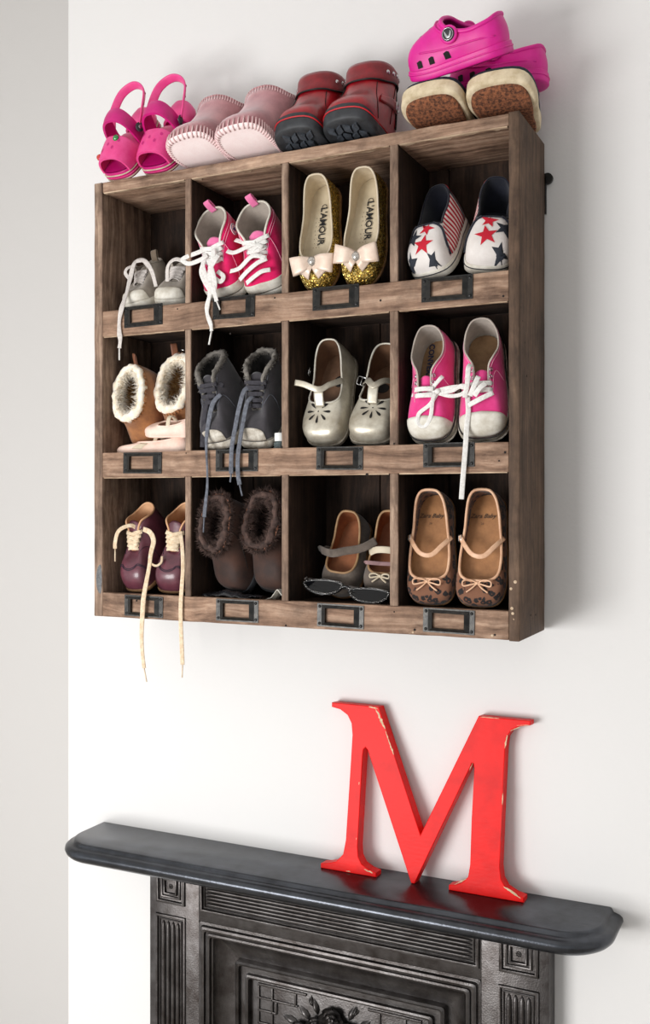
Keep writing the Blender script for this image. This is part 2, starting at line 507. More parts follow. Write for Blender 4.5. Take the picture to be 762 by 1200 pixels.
# cast front: outer slab with openings made of four members
fb('pilaster', -0.306, -0.2155, YB, -0.001, 0.0, MT - 0.0275)
fb('pilaster', 0.2275, 0.318, YB, -0.001, 0.0, MT - 0.0275)
fb('frieze', -0.2160, 0.2280, YB + 0.0003, -0.001, 0.868, MT - 0.0275)
def sunk(name, x0, x1, z0, z1, steps, reeds=0, vertical=True, par=None):
    """a framed sunk panel: nested mouldings and reeds, standing on the casting's front plane"""
    root = None
    for k, (ins, out, wd) in enumerate(steps):
        g = MB()
        a0, a1, b0, b1 = x0 + ins, x1 - ins, z0 + ins, z1 - ins
        y0 = YB + 0.001; y1 = YB - out
        loops = [((a0, a1, b0, b1), y0), ((a0 + wd * .18, a1 - wd * .18, b0 + wd * .18, b1 - wd * .18), y1 + 0.0005), ((a0 + wd * .5, a1 - wd * .5, b0 + wd * .5, b1 - wd * .5), y1),
                 ((a0 + wd * .82, a1 - wd * .82, b0 + wd * .82, b1 - wd * .82), y1 + 0.0005), ((a0 + wd, a1 - wd, b0 + wd, b1 - wd), y0)]
        rs = [[V((p[0], y, p[2])), V((p[1], y, p[2])), V((p[1], y, p[3])), V((p[0], y, p[3]))] for p, y in loops]
        v_, f_ = rings(rs, True); g.add(v_, f_)
        o = g.build(name if root is None else 'moulding', M_iron, par or fire if root is None else root, R(35))
        if root is None: root = o
    if reeds:
        ins = steps[-1][0] + steps[-1][2] + 0.0008
        a0, a1, b0, b1 = x0 + ins, x1 - ins, z0 + ins, z1 - ins
        for i in range(reeds):
            g = MB()
            if vertical:
                w = (a1 - a0) / reeds; cx = a0 + w * (i + .5); pa, pb = V((cx, YB - 0.0004, b0)), V((cx, YB - 0.0004, b1))
            else:
                w = (b1 - b0) / reeds; cz = b0 + w * (i + .5); pa, pb = V((a0, YB - 0.0004, cz)), V((a1, YB - 0.0004, cz))
            r = w * 0.43
            n = 14
            path = [pa.lerp(pb, t) for t in [0, .004, .012, .03, .5, .97, .988, .996, 1]]
            rr = [r * q for q in (.05, .6, .9, 1, 1, 1, .9, .6, .05)]
            v_, f_ = tube_data(path, lambda t, rr=rr: rr[min(8, int(round(t * 8)))], 10)
            g.add(v_, f_); g.build('reed', M_iron, root)
    return root
for sx in (-1, 1):
    cx = 0.006 + sx * 0.2725
    p = sunk('corner_block', cx - 0.0270, cx + 0.0270, 0.8855, 0.9395, [(0, 0.004, 0.006), (0.0085, 0.0030, 0.0045), (0.0145, 0.0045, 0.0035)])
    g = MB()
    for k in range(8):       # rosette petals
        a = k * PI / 4
        v_, f_ = disc_data((cx + 0.0030 * math.cos(a), YB + 0.0006, 0.9125 + 0.0030 * math.sin(a)), (0, -1, 0), 0.0013, 0.0008, 8, 0.0012); g.add(v_, f_)
    v_, f_ = disc_data((cx, YB + 0.0006, 0.9125), (0, -1, 0), 0.0016, 0.001, 10, 0.0016); g.add(v_, f_)
    g.build('rosette', M_iron, p)
    sunk('fluted_panel', cx - 0.0275, cx + 0.0275, 0.12, 0.869, [(0, 0.0035, 0.005), (0.0062, 0.0022, 0.003)], 4)
sunk('reeded_panel', -0.2140, 0.2260, 0.883, 0.937, [(0, 0.004, 0.006), (0.0068, 0.002, 0.003)], 6, False)
# inner surround: stepped mouldings round a splayed recess
def surround(name, x0, x1, z1, prof, par=None, z0=0.0, m=None):
    """three-sided moulding (two legs and a head): prof = list of (inset, y)"""
    rs = []
    for ins, y in prof:
        r = 0.004
        rs.append([V((x0 + ins, y, z0)), V((x0 + ins, y, z1 - ins - r)), V((x0 + ins + r * .3, y, z1 - ins - r * .3)), V((x0 + ins + r, y, z1 - ins)),
                   V((x1 - ins - r, y, z1 - ins)), V((x1 - ins - r * .3, y, z1 - ins - r * .3)), V((x1 - ins, y, z1 - ins - r)), V((x1 - ins, y, z0))])
    v_, f_ = rings(rs, False)
    return mesh(name, v_, f_, m or M_iron, par or fire, R(28))
surround('inner_surround', -0.2155, 0.2275, 0.8685, [(0.0, YB), (0.0, YB - 0.0), (0.004, YB - 0.0005), (0.0055, YB - 0.005), (0.0085, YB - 0.006), (0.0115, YB - 0.005), (0.012, YB - 0.0005), (0.0145, YB), (0.015, YB - 0.003),
                         (0.0175, YB - 0.004), (0.020, YB - 0.003), (0.0205, YB + 0.003), (0.0225, YB + 0.004)])
surround('splayed_recess', -0.1935, 0.2055, 0.8465, [(0.0, YB + 0.004), (0.002, YB + 0.010), (0.008, YB + 0.0165), (0.018, YB + 0.021), (0.029, YB + 0.0235), (0.034, YB + 0.024)])
surround('hood_frame', -0.1605, 0.1725, 0.8145, [(0.0, YB + 0.024), (0.001, YB + 0.013), (0.0035, YB + 0.011), (0.0065, YB + 0.013), (0.007, YB + 0.019), (0.0175, YB + 0.019), (0.018, YB + 0.013), (0.0205, YB + 0.012), (0.023, YB + 0.013), (0.0245, YB + 0.0225), (0.028, YB + 0.0225)])
hood = fb('hood_panel', -0.1335, 0.1455, YB + 0.0215, YB + 0.033, 0.52, 0.7875, bev=0.001)
def hood_bar(x0, x1, z0, z1, y=YB + 0.0185):
    fb('lattice_bar', x0, x1, y, YB + 0.023, z0, z1, bev=0.0006, parent=fire)
# square lattice relief at the two upper corners of the hood
for sx in (-1, 1):
    X = lambda x: 0.006 + sx * (x + 0.013)
    def bar(a, b, z0, z1):
        lo, hi = sorted((X(a), X(b))); hood_bar(lo, hi, z0, z1)
    bar(0.117, 0.036, 0.7815, 0.785); bar(0.117, 0.050, 0.762, 0.765); bar(0.117, 0.085, 0.7435, 0.7465); bar(0.117, 0.093, 0.7245, 0.7275)
    bar(0.117, 0.1145, 0.66, 0.7815); bar(0.0945, 0.0915, 0.70, 0.7815); bar(0.0555, 0.0525, 0.762, 0.7815); bar(0.0875, 0.0848, 0.7435, 0.762)
# rose garland
def petal_rose(cx, cz, r, par_name='rose'):
    g = MB()
    rr = random.Random(int(cx * 1e4) + 11)
    for layer, (n, rad, ln, up) in enumerate(((6, 0.62, 0.55, 0.35), (5, 0.36, 0.42, 0.62), (4, 0.16, 0.28, 0.85))):
        for k in range(n):
            a = 2 * PI * (k + 0.5 * layer) / n + rr.uniform(-.15, .15)
            c = V((cx + math.cos(a) * r * rad, YB + 0.0215 - 0.011 * up, cz + math.sin(a) * r * rad))
            t = V((-math.sin(a), 0, math.cos(a))); q = V((math.cos(a), 0, math.sin(a)))
            rs = []
            for i in range(5):
                s = -1 + 2 * i / 4
                row = []
                for j in range(7):
                    w = -1 + 2 * j / 6
                    e = math.sqrt(max(0, 1 - w * w)) * 0.9 + 0.1
                    row.append(c + t * (w * r * ln * 0.95) + q * (s * e * r * ln * .8) + V((0, -0.0038 * (1 - w * w * .6) * (0.4 + 0.6 * s * s) - (0.003 if s > .6 else 0), 0)))
                rs.append(row)
            v_, f_ = rings(rs, False); g.add(v_, f_)
    v_, f_ = disc_data((cx, YB + 0.020, cz), (0, -1, 0), r * 0.55, 0.003, 16, 0.003); g.add(v_, f_)
    v_, f_ = disc_data((cx, YB + 0.015, cz), (0, -1, 0), r * 0.14, 0.004, 10, 0.002); g.add(v_, f_)
    g.build(par_name, M_iron, fire)
def leaf(cx, cz, ln, ang, w=0.38, name='leaf'):
    rs = []
    q = V((math.cos(ang), 0, math.sin(ang))); t = V((-math.sin(ang), 0, math.cos(ang)))
    for i in range(9):
        s = i / 8; e = math.sin(PI * s ** 0.8) * w * ln * 0.5 + 0.0002
        wav = 1 + 0.16 * math.sin(s * 26)
        row = []
        for j in range(5):
            k = -1 + j / 2
            row.append(V((cx, YB + 0.021, cz)) + q * (ln * (s - .5)) + t * (k * e * wav) + V((0, -0.0065 * math.sin(PI * min(1, s + .1)) * (1 - abs(k) * .85) , 0)))
        rs.append(row)
    v_, f_ = rings(rs, False)
    mesh(name, v_, f_, M_iron, fire)
petal_rose(0.001, 0.758, 0.0185); petal_rose(0.027, 0.747, 0.0135); petal_rose(-0.026, 0.745, 0.013); petal_rose(0.052, 0.735, 0.014); petal_rose(-0.052, 0.733, 0.013)
for cx, cz, ln, a in ((-0.046, 0.757, 0.026, 2.4), (-0.028, 0.770, 0.024, 1.9), (0.030, 0.772, 0.024, 1.2), (0.050, 0.760, 0.026, .7), (-0.070, 0.742, 0.028, 2.9), (0.073, 0.742, 0.028, .25), (0.012, 0.73, 0.026, -1.2), (-0.012, 0.73, 0.026, -1.9), (-.04, .72, .026, -2.2), (.04, .72, .026, -.9)):
    leaf(cx, cz, ln, a)
for cx, a in ((-0.034, 1.75), (0.036, 1.4)):
    for d in (-.5, 0, .5): leaf(cx + .004 * math.sin(-d), 0.777 if d == 0 else 0.775, 0.015 if d == 0 else .011, a + d, .36, 'bud_leaf')
# lower part, out of the picture: firebox and grate
fb('hood_lip', -0.1335, 0.1455, YB - 0.004, YB + 0.033, 0.500, 0.5205, bev=0.004)
fb('firebox_back', -0.1935, 0.2055, YB + 0.031, -0.0008, 0.0, 0.55, M_soot)
for i in range(7):
    x = -0.085 + i * 0.0286
    v_, f_ = tube_data([V((x, YB - 0.002, 0.14)), V((x, YB - 0.014, 0.18)), V((x, YB - 0.014, 0.25)), V((x, YB - 0.002, 0.27))], 0.0045, 8)
    mesh('grate_bar', v_, f_, M_iron, fire)
fb('grate_rail', -0.16, 0.172, YB - 0.006, YB + 0.010, 0.262, 0.278); fb('grate_rail', -0.16, 0.172, YB - 0.006, YB + 0.010, 0.132, 0.148)
fb('hearth_step', -0.19, 0.202, YB - 0.012, YB + 0.033, 0.0, 0.03)

# ================================================================== red letter
def red_paint():
    m, nt, bsdf, L = new_mat('chipped_red_paint'); N = nt.nodes
    tc = N.new('ShaderNodeTexCoord'); geo = N.new('ShaderNodeNewGeometry')
    n1 = N.new('ShaderNodeTexNoise'); n1.inputs['Scale'].default_value = 30; n1.inputs['Detail'].default_value = 6
    L.new(tc.outputs['Object'], n1.inputs['Vector'])
    r1 = N.new('ShaderNodeValToRGB'); e = r1.color_ramp.elements
    e[0].position = .3; e[0].color = srgb(214, 6, 4); e[1].position = .7; e[1].color = srgb(242, 12, 6)
    L.new(n1.outputs['Fac'], r1.inputs['Fac'])
    n2 = N.new('ShaderNodeTexNoise'); n2.inputs['Scale'].default_value = 70; n2.inputs['Detail'].default_value = 8; n2.inputs['Roughness'].default_value = .7
    mp = N.new('ShaderNodeMapping'); mp.inputs['Scale'].default_value = (1, 1, .35)
    L.new(tc.outputs['Object'], mp.inputs['Vector']); L.new(mp.outputs['Vector'], n2.inputs['Vector'])
    r2 = N.new('ShaderNodeValToRGB'); e = r2.color_ramp.elements
    e[0].position = .695; e[0].color = (0, 0, 0, 1); e[1].position = .72; e[1].color = (1, 1, 1, 1)
    L.new(n2.outputs['Fac'], r2.inputs['Fac'])
    mx = N.new('ShaderNodeMix'); mx.data_type = 'RGBA'; mx.inputs[7].default_value = srgb(70, 26, 18)
    L.new(r2.outputs['Color'], mx.inputs[0]); L.new(r1.outputs['Color'], mx.inputs[6])
    L.new(mx.outputs[2], bsdf.inputs['Base Color'])
    bsdf.inputs['Roughness'].default_value = .42; bsdf.inputs['Specular IOR Level'].default_value = .18
    n3 = N.new('ShaderNodeTexNoise'); n3.inputs['Scale'].default_value = 160; n3.inputs['Detail'].default_value = 5
    mp3 = N.new('ShaderNodeMapping'); mp3.inputs['Scale'].default_value = (.5, 1, 1.4)
    L.new(tc.outputs['Object'], mp3.inputs['Vector']); L.new(mp3.outputs['Vector'], n3.inputs['Vector'])
    bp = N.new('ShaderNodeBump'); bp.inputs['Strength'].default_value = .2; bp.inputs['Distance'].default_value = .001
    L.new(n3.outputs['Fac'], bp.inputs['Height']); L.new(bp.outputs['Normal'], bsdf.inputs['Normal'])
    return m
M_red = red_paint()
M_chip = mat('bare_pale_undercoat', srgb(232, 214, 180), srgb(190, 160, 120), .8, nscale=200)
LEAN = R(4.2)
letter = empty('decorative_letter', 'distressed red painted wooden capital letter M leaning on the mantel shelf', 'letter', (0, -0.0372, MT + 0.0003), (-LEAN, 0, 0))
MO = [(.0147,.235),(.0147,.2285),(.028,.2262),(.040,.219),(.0465,.208),(.0485,.192),(.0473,.145),(.0430,.044),(.0395,.024),(.029,.0125),(.0160,.0085),(.0052,.0065),(.0052,0),(.091,0),(.091,.0065),
      (.080,.009),(.0690,.0145),(.0632,.024),(.0618,.038),(.0655,.165),(.0665,.1735),(.0695,.1765),(.0725,.1735),(.1430,.0005),(.1480,.0005),(.2235,.166),(.2255,.1715),(.2276,.1715),(.2290,.165),(.2270,.0975),
      (.2260,.038),(.2235,.021),(.214,.0115),(.205,.0085),(.197,.0065),(.197,0),(.2995,0),(.2995,.0065),(.288,.009),(.2755,.015),(.2690,.025),(.2668,.040),(.2678,.103),(.2706,.192),(.2725,.210),(.279,.2205),
      (.290,.2265),(.3041,.2290),(.3041,.235),(.2334,.235),(.1549,.0673),(.0879,.235)]
bm = bmesh.new()
bf = bm.faces.new([bm.verts.new((x, 0.0, z)) for x, z in MO])
ex = bmesh.ops.extrude_face_region(bm, geom=[bf])
for v in ex['geom']:
    if isinstance(v, bmesh.types.BMVert): v.co.y += 0.0195
bmesh.ops.bevel(bm, geom=[e for e in bm.edges if len(e.link_faces) == 2 and abs(e.verts[0].co.y - e.verts[1].co.y) < 1e-6], offset=0.0011, segments=2, affect='EDGES', profile=.5)
from_bm('letter_body', bm, M_red, letter, False)
rc = random.Random(5)
def chip(x0, z0, x1, z1, w, name='paint_chip'):
    """ragged flake along a line on the front face"""
    n = max(5, int(math.hypot(x1 - x0, z1 - z0) / 0.0022)); a = V((x0, -0.0002, z0)); b = V((x1, -0.0002, z1))
    t = (b - a).normalized(); q = V((-t.z, 0, t.x)); A = []; B = []
    for i in range(n + 1):
        p = a.lerp(b, i / n); e = .25 + .75 * math.sin(PI * i / n)
        A.append(p + q * w * e * rc.uniform(.25, 1)); B.append(p - q * w * e * rc.uniform(.1, .7))
    loop = A + B[::-1]; m = len(loop)
    vs = loop + [p + V((0, 0.0008, 0)) for p in loop]
    fs = [(i, i + 1, 2 * n - i, 2 * n + 1 - i) for i in range(n)] + [(i, (i + 1) % m, m + (i + 1) % m, m + i) for i in range(m)]
    mesh(name, vs, fs, M_chip, letter, False)
chip(.073, .2338, .0865, .232, .0016); chip(.083, .232, .0985, .205, .0030); chip(.0992, .203, .104, .190, .0014); chip(.1035, .192, .1125, .171, .0018)
chip(.0610, .1235, .0616, .1275, .0009); chip(.0595, .047, .0600, .050, .0006); chip(.073, .0085, .086, .0052, .0020); chip(.045, .002, .052, .0018, .0010)
chip(.2705, .196, .2735, .2135, .0016); chip(.2775, .2195, .292, .2265, .0009); chip(.2685, .122, .2690, .137, .0009); chip(.2725, .0165, .2955, .0052, .0024); chip(.286, .2272, .3035, .2295, .0007); chip(.205, .0083, .2215, .0185, .0011)
chip(.236, .234, .262, .2343, .0008); chip(.2225, .1618, .2268, .1715, .0006)
# ================================================================== shoe builder
def hermite_table(rows, mirror_sign):
    """smooth interpolation through rows (u, a, b, ...), mirrored about u=0 and u=1"""
    rows = [tuple(map(float, r)) for r in rows]
    def flip(r, u): return (u,) + tuple(c * s for c, s in zip(r[1:], mirror_sign))
    ext = [flip(r, -r[0]) for r in rows[2:0:-1]] + rows + [flip(r, 2 - r[0]) for r in rows[-2:-4:-1]]
    def ev(u):
        i = 0
        while i < len(ext) - 2 and u > ext[i + 1][0]: i += 1
        i = max(1, min(i, len(ext) - 3))
        p0, p1, p2, p3 = ext[i - 1], ext[i], ext[i + 1], ext[i + 2]
        h = p2[0] - p1[0]; t = (u - p1[0]) / h
        out = []
        for k in range(1, len(p1)):
            m1 = (p2[k] - p0[k]) / (p2[0] - p0[0]) * h; m2 = (p3[k] - p1[k]) / (p3[0] - p1[0]) * h
            out.append((2 * t ** 3 - 3 * t * t + 1) * p1[k] + (t ** 3 - 2 * t * t + t) * m1 + (-2 * t ** 3 + 3 * t * t) * p2[k] + (t ** 3 - t * t) * m2)
        return out
    return ev

FOOT = [(0, 0, 0), (.07, .47, .022), (.14, .78, .085), (.23, .97, .20), (.33, 1.0, .32), (.46, .91, .47), (.60, .79, .63), (.74, .74, .78), (.85, .68, .895), (.93, .44, .972), (1, 0, 1)]
FOOT_ROUND = [(0, 0, 0), (.07, .58, .016), (.14, .88, .07), (.23, 1.0, .18), (.33, 1.0, .32), (.46, .93, .47), (.60, .83, .63), (.74, .79, .78), (.85, .70, .90), (.93, .44, .975), (1, 0, 1)]

def sstep(a, b, x):
    t = max(0, min(1, (x - a) / (b - a))); return t * t * (3 - 2 * t)

class Shoe:
    N = 64
    def __init__(s, name, label, group, loc, rot, L, W, opening, foot=None, zs=(.010, .012), toe_h=.03, bulge=.003, bend=.0, spring=0.0, mir=1,
                 k2=(.45, .12), h2=None, vamp=(.12, .42), th=.0016, cat='shoe', fx=None, world=None):
        s.root = empty(name, label, cat, loc, rot, group)
        s.M = Matrix.Translation(V(loc)) @ Euler(rot).to_matrix().to_4x4()
        s.Mi = s.M.inverted()
        s.L, s.W, s.zs, s.toe_h, s.bulge, s.bend, s.spring, s.mir = L, W, zs, toe_h, bulge, bend, spring, mir
        s.k2, s.h2, s.vamp, s.th, s.fx = k2, h2, vamp, th, fx
        s.Ff = hermite_table(foot or FOOT, (-1, 1))
        s.Of = hermite_table(opening, (-1, 1, 1))
        s.bvh = None
    def w(s, p): return s.Mi @ V(p)                      # world -> local
    def zsole(s, y):
        t = max(0, min(1, y / s.L)); return s.zs[0] + (s.zs[1] - s.zs[0]) * t
    def D(s, p):
        x, y, z = p
        q = 1 - y / s.L
        x += s.bend * q * q
        if s.spring and y < .35 * s.L:
            z += s.spring * (1 - y / (.35 * s.L)) ** 2
        r = V((x, y, z))
        if s.fx: r = s.fx(r)
        return V((r.x * s.mir, r.y, r.z))
    def F(s, side, u):
        x, y = s.Ff(u); return V((x * s.W * side, y * s.L, 0))
    def O(s, side, u):
        x, y, z = s.Of(u); return V((x * s.W * side, y * s.L, z))
    def raw(s, side, u, t):
        f, o = s.F(side, u), s.O(side, u)
        zs = s.zsole(f.y)
        p0 = V((f.x, f.y, zs)); d = V((f.x - o.x, f.y - o.y, 0))
        v = 1 - sstep(s.vamp[0], s.vamp[1], u)
        H = o.z - zs
        n = V((f.x, (f.y - s.L * .5) * .8, 0)); n = n.normalized() if n.length > 1e-6 else V((0, -1, 0))
        h1 = v * s.toe_h + (1 - v) * .4 * H
        h2 = (s.h2 if s.h2 is not None else .16 * d.length) * v + (1 - v) * .35 * H
        k2 = v * s.k2[0] + (1 - v) * s.k2[1]
        p1 = p0 + V((0, 0, h1)) + n * s.bulge
        p2 = o + d * k2 - V((0, 0, h2)) + n * s.bulge * (1 - v)
        a = 1 - t
        return p0 * a ** 3 + p1 * (3 * a * a * t) + p2 * (3 * a * t * t) + o * t ** 3
    def P(s, side, u, t, off=0.0):
        p = s.D(s.raw(side, u, t))
        if off == 0: return p
        return p + s.nrm(side, u, t) * off
    def nrm(s, side, u, t):
        e = .004
        def ring(th):
            th = th % (2 * PI)
            return (1, th / PI) if th <= PI else (-1, (2 * PI - th) / PI)
        th = u * PI if side > 0 else 2 * PI - u * PI
        a = s.D(s.raw(*ring(th + e * PI), t)); b = s.D(s.raw(*ring(th - e * PI), t))
        t1, t0 = min(1, t + .02), max(0, t - .02)
        c = s.D(s.raw(side, u, t1)); d = s.D(s.raw(side, u, t0))
        n = (a - b).cross(c - d)
        n = n.normalized() if n.length > 1e-12 else V((0, 0, 1))
        p = s.D(s.raw(side, u, t)); o = s.D(s.O(side, u)); f = s.D(s.F(side, u))
        ctr = s.D(V((0, min(.85 * s.L, max(.15 * s.L, p.y)), s.zsole(0) + .3 * max(.02, o.z))))
        ref = p - ctr
        return n if n.dot(ref) >= 0 else -n
    def ring(s, t, off=0, N=None):
        N = N or s.N; out = []
        for j in range(N):
            a = j / (N / 2)
            side, u = (1, a) if a <= 1 else (-1, 2 - a)
            out.append(s.P(side, u, t, off))
        return out
    def part(s, name, vs, fs, m, parent=None, smooth=True):
        return mesh(name, vs, fs, m, parent or s.root, smooth)
    def upper(s, m, nt=12, name='upper', t0=0.0):
        rs = [s.ring(t0 + (1 - t0) * i / nt) for i in range(nt + 1)]
        rs.append(s.ring(1.0, -s.th))
        vs, fs = rings(rs)
        s.bvh = BVHTree.FromPolygons([tuple(v) for v in vs[:len(vs) - s.N]], [f for f in fs if max(f) < len(vs) - s.N])
        return s.part(name, vs, fs, m)
    def lining(s, m, nt=9, name='lining'):
        rs = [s.ring(i / nt, -s.th if i else -s.th) for i in range(nt, -1, -1)]
        vs, fs = rings(rs)
        return s.part(name, vs, fs, m)
    def insole(s, m, k=.93, z=.0035, name='insole'):
        N = s.N; c = s.D(V((0, s.L * .5, s.zsole(s.L * .5) + z)))
        rs = []
        for q in (1, .8, .6, .4, .2):
            r = []
            for j in range(N):
                a = j / (N / 2); side, u = (1, a) if a <= 1 else (-1, 2 - a)
                f = s.F(side, u); y = s.L * .5 + (f.y - s.L * .5) * q * (k + .03)
                r.append(s.D(V((f.x * q * k, y, s.zsole(y) + z - (.0012 * (1 - q * q))))))
            rs.append(r)
        vs, fs = rings(rs); n = len(vs); vs.append(c - V((0, 0, .0012)))
        b = 4 * N
        fs += [(b + j, b + (j + 1) % N, n) for j in range(N)]
        s.iz = z
        return s.part(name, vs, fs, m)
    def sole(s, m, out=.0015, rise=0.0, bot=0.0, name='sole', inset=.004, top_rise=None, z0=0.0):
        """out: how far the edge stands proud; rise: how far it climbs the upper"""
        def ring(o, zfun):
            r = []
            for j in range(s.N):
                a = j / (s.N / 2); side, u = (1, a) if a <= 1 else (-1, 2 - a)
                f = s.F(side, u); e = .01
                f2 = s.F(side, min(1, u + e)); f1 = s.F(side, max(0, u - e))
                tg = f2 - f1; n = V((tg.y, -tg.x, 0)) * side
                if u <= 0: n = V((0, -1, 0))
                if u >= 1: n = V((0, 1, 0))
                n.normalize()
                if n.dot(V((f.x, f.y - s.L * .5, 0))) < 0: n = -n
                q = f + n * o
                r.append(s.D(V((q.x, q.y, zfun(f.y)))))
            return r
        top = lambda y: s.zsole(y) + rise
        rs = [ring(-inset, lambda y: z0), ring(out * .4, lambda y: z0 + .0004), ring(out, lambda y: z0 + .0018), ring(out, lambda y: z0 + (top(y) - z0) * .5), ring(out, lambda y: top(y) - .001), ring(out * .45, top), ring(-.0012, lambda y: s.zsole(y) + rise * .5), ring(-.003, lambda y: s.zsole(y) - .0012)]
        vs, fs = rings(rs)
        for b, zz in ((0, z0), ((len(rs) - 1) * s.N, None)):
            n = len(vs); vs.append(s.D(V((0, s.L * .5, z0 if zz is not None else s.zsole(s.L * .5) - .0012))))
            fs += [(b + j, b + (j + 1) % s.N, n) for j in range(s.N)]
        s._edge = lambda o, zf: ring(o, zf)
        return s.part(name, vs, fs, m, smooth=R(50))
    def edge_line(s, m, out, z, r=.0007, name='stripe', parent=None, flat=None):
        path = s._edge(out, (lambda y: z) if not callable(z) else z)
        if flat:
            vs, fs = ribbon_data(path, V((0, 0, 1)), r, flat, True)
        else:
            vs, fs = tube_data(path, r, 6, True)
        return s.part(name, vs, fs, m, parent)
    def rim(s, m, r=.0013, name='rim_binding', t=1.0, off=-.0006):
        vs, fs = tube_data(s.ring(t, off), r, 8, True)
        return s.part(name, vs, fs, m)
    def patch(s, name, m, u0, u1, ta, tb, off=.0010, nu=16, nt=8, both=True, side=1, parent=None):
        """panel lying on the upper; ta, tb are numbers or functions of u; both: from -u1 to u1 across the toe (u0 ignored)"""
        cols = []
        us = [(-1, u1 * (1 - i / nu)) for i in range(nu)] + [(1, u1 * i / nu) for i in range(nu + 1)] if both else [(side, u0 + (u1 - u0) * i / nu) for i in range(nu + 1)]
        fa = ta if callable(ta) else (lambda u: ta); fb = tb if callable(tb) else (lambda u: tb)
        for sd, u in us:
            cols.append([s.P(sd, u, fa(u) + (fb(u) - fa(u)) * j / nt, off) for j in range(nt + 1)])
        inner = [[s.P(sd, u, fa(u) + (fb(u) - fa(u)) * j / nt, .0001) for j in (0, nt)] for sd, u in us]
        loops = [[i[0]] + c + [i[1]] for c, i in zip(cols, inner)]
        vs, fs = rings(loops, False)
        return s.part(name, vs, fs, m, parent)
    def t_at(s, u, y, lo=.0):
        """how far up the upper the line y (from the toe) is reached"""
        if s.raw(1, u, lo).y >= y: return lo
        a, b = lo, 1.0
        for _ in range(24):
            m = (a + b) / 2
            if s.raw(1, u, m).y < y: a = m
            else: b = m
        return a
    def hit(s, x, y, off=.0006):
        h = s.bvh.ray_cast(V((x, y, .5)), V((0, 0, -1)))
        if h[0] is None: return None
        n = h[1] if h[1].z > 0 else -h[1]
        return h[0] + n * off
    def hitd(s, o, d, off=.0006):
        o, d = V(o), V(d).normalized()
        h = s.bvh.ray_cast(o, d)
        if h[0] is None: return None
        n = h[1] if h[1].dot(d) < 0 else -h[1]
        return h[0] + n * off
    def decal(s, name, m, outline, origin, direction, ax, ay, off=.0006, parent=None, nr=4):
        """flat print or cut-out wrapped on the upper: outline (a, b) in metres about a ray"""
        direction = V(direction).normalized(); ax = V(ax).normalized(); ay = V(ay).normalized(); vs = []; origin = V(origin)
        n = len(outline)
        c = s.hitd(origin, direction, off)
        if c is None: return None
        vs.append(c); fs = []
        for k in range(1, nr + 1):
            for a, b in outline:
                p = s.hitd(origin + ax * (a * k / nr) + ay * (b * k / nr), direction, off)
                vs.append(p if p is not None else vs[-1])
        for j in range(n): fs.append((0, 1 + j, 1 + (j + 1) % n))
        for k in range(nr - 1):
            for j in range(n):
                fs.append((1 + k * n + j, 1 + (k + 1) * n + j, 1 + (k + 1) * n + (j + 1) % n, 1 + k * n + (j + 1) % n))
        return s.part(name, vs, fs, m, parent)
    def line(s, name, m, pts, r=.0005, off=.0004, parent=None):
        """stitch line along (side, u, t) points"""
        vs, fs = tube_data(catmull([s.P(a, b, c, off) for a, b, c in pts], 6), r, 5)
        return s.part(name, vs, fs, m, parent)
    def text(s, txt, m, size, x, y, read, up, z=None, name='print', spacing=1.0, bold=0.0, shear=0.0):
        cu = bpy.data.curves.new('t', 'FONT'); cu.body = txt; cu.size = size; cu.align_x = 'CENTER'; cu.align_y = 'CENTER'
        cu.space_character = spacing; cu.offset = bold; cu.shear = shear; cu.resolution_u = 2
        ob = bpy.data.objects.new('t', cu); COL.objects.link(ob)
        dg = bpy.context.evaluated_depsgraph_get()
        me = bpy.data.meshes.new_from_object(ob.evaluated_get(dg))
        bpy.data.objects.remove(ob)
        read, up = V((*read, 0)), V((*up, 0))
        zz = (s.iz if z is None else z)
        vs = []
        for v in me.vertices:
            p = V((x, y, 0)) + read * v.co.x + up * v.co.y
            q = s.D(V((p.x, p.y, s.zsole(p.y) + zz + .0006 - .0012 * 0)))
            q2 = V((p.x, q.y, q.z)); vs.append(q2)
        fs = [tuple(p.vertices) for p in me.polygons]
        bpy.data.meshes.remove(me)
        return s.part(name, vs, fs, m, smooth=False)
    def ribbon(s, name, m, pts, up, w, th=.0012, n=8, parent=None, wf=None):
        path = catmull(pts, n)
        vs, fs = ribbon_data(path, up, wf or w, th)
        return s.part(name, vs, fs, m, parent)
    def wribbon(s, name, m, pts, up, w, th=.0012, n=8, parent=None, wf=None):
        """ribbon through world points"""
        return s.ribbon(name, m, [s.w(p) for p in pts], s.Mi.to_3x3() @ V(up), w, th, n, parent, wf)
    def tongue(s, m, y0, y1, w0, w1, z0, z1, arch=.004, name='tongue', th=.002, lift=0.0):
        rs = []
        for i in range(13):
            t = i / 12; y = s.L * (y0 + (y1 - y0) * t); w = w0 + (w1 - w0) * t
            z = z0 + (z1 - z0) * t + lift * math.sin(PI * t)
            if i == 12: w *= .7
            row = []
            for j in range(9):
                k = -1 + j / 4
                row.append(s.D(V((k * w, y, z - arch * k * k))))
            low = [p - V((0, 0, th)) for p in row[::-1]]
            rs.append(row + low)
        vs, fs = rings(rs, True, True, True)
        return s.part(name, vs, fs, m)
    def eyelets(s, us, t, m, r=.0022, name='eyelet'):
        for u in us:
            for sd in (-1, 1):
                p, n = s.P(sd, u, t, .0006), s.nrm(sd, u, t)
                a = n.orthogonal().normalized(); b = n.cross(a)
                path = [p + (a * math.cos(2 * PI * k / 12) + b * math.sin(2 * PI * k / 12)) * r for k in range(12)]
                vs, fs = tube_data(path, r * .36, 6, True)
                s.part(name, vs, fs, m)
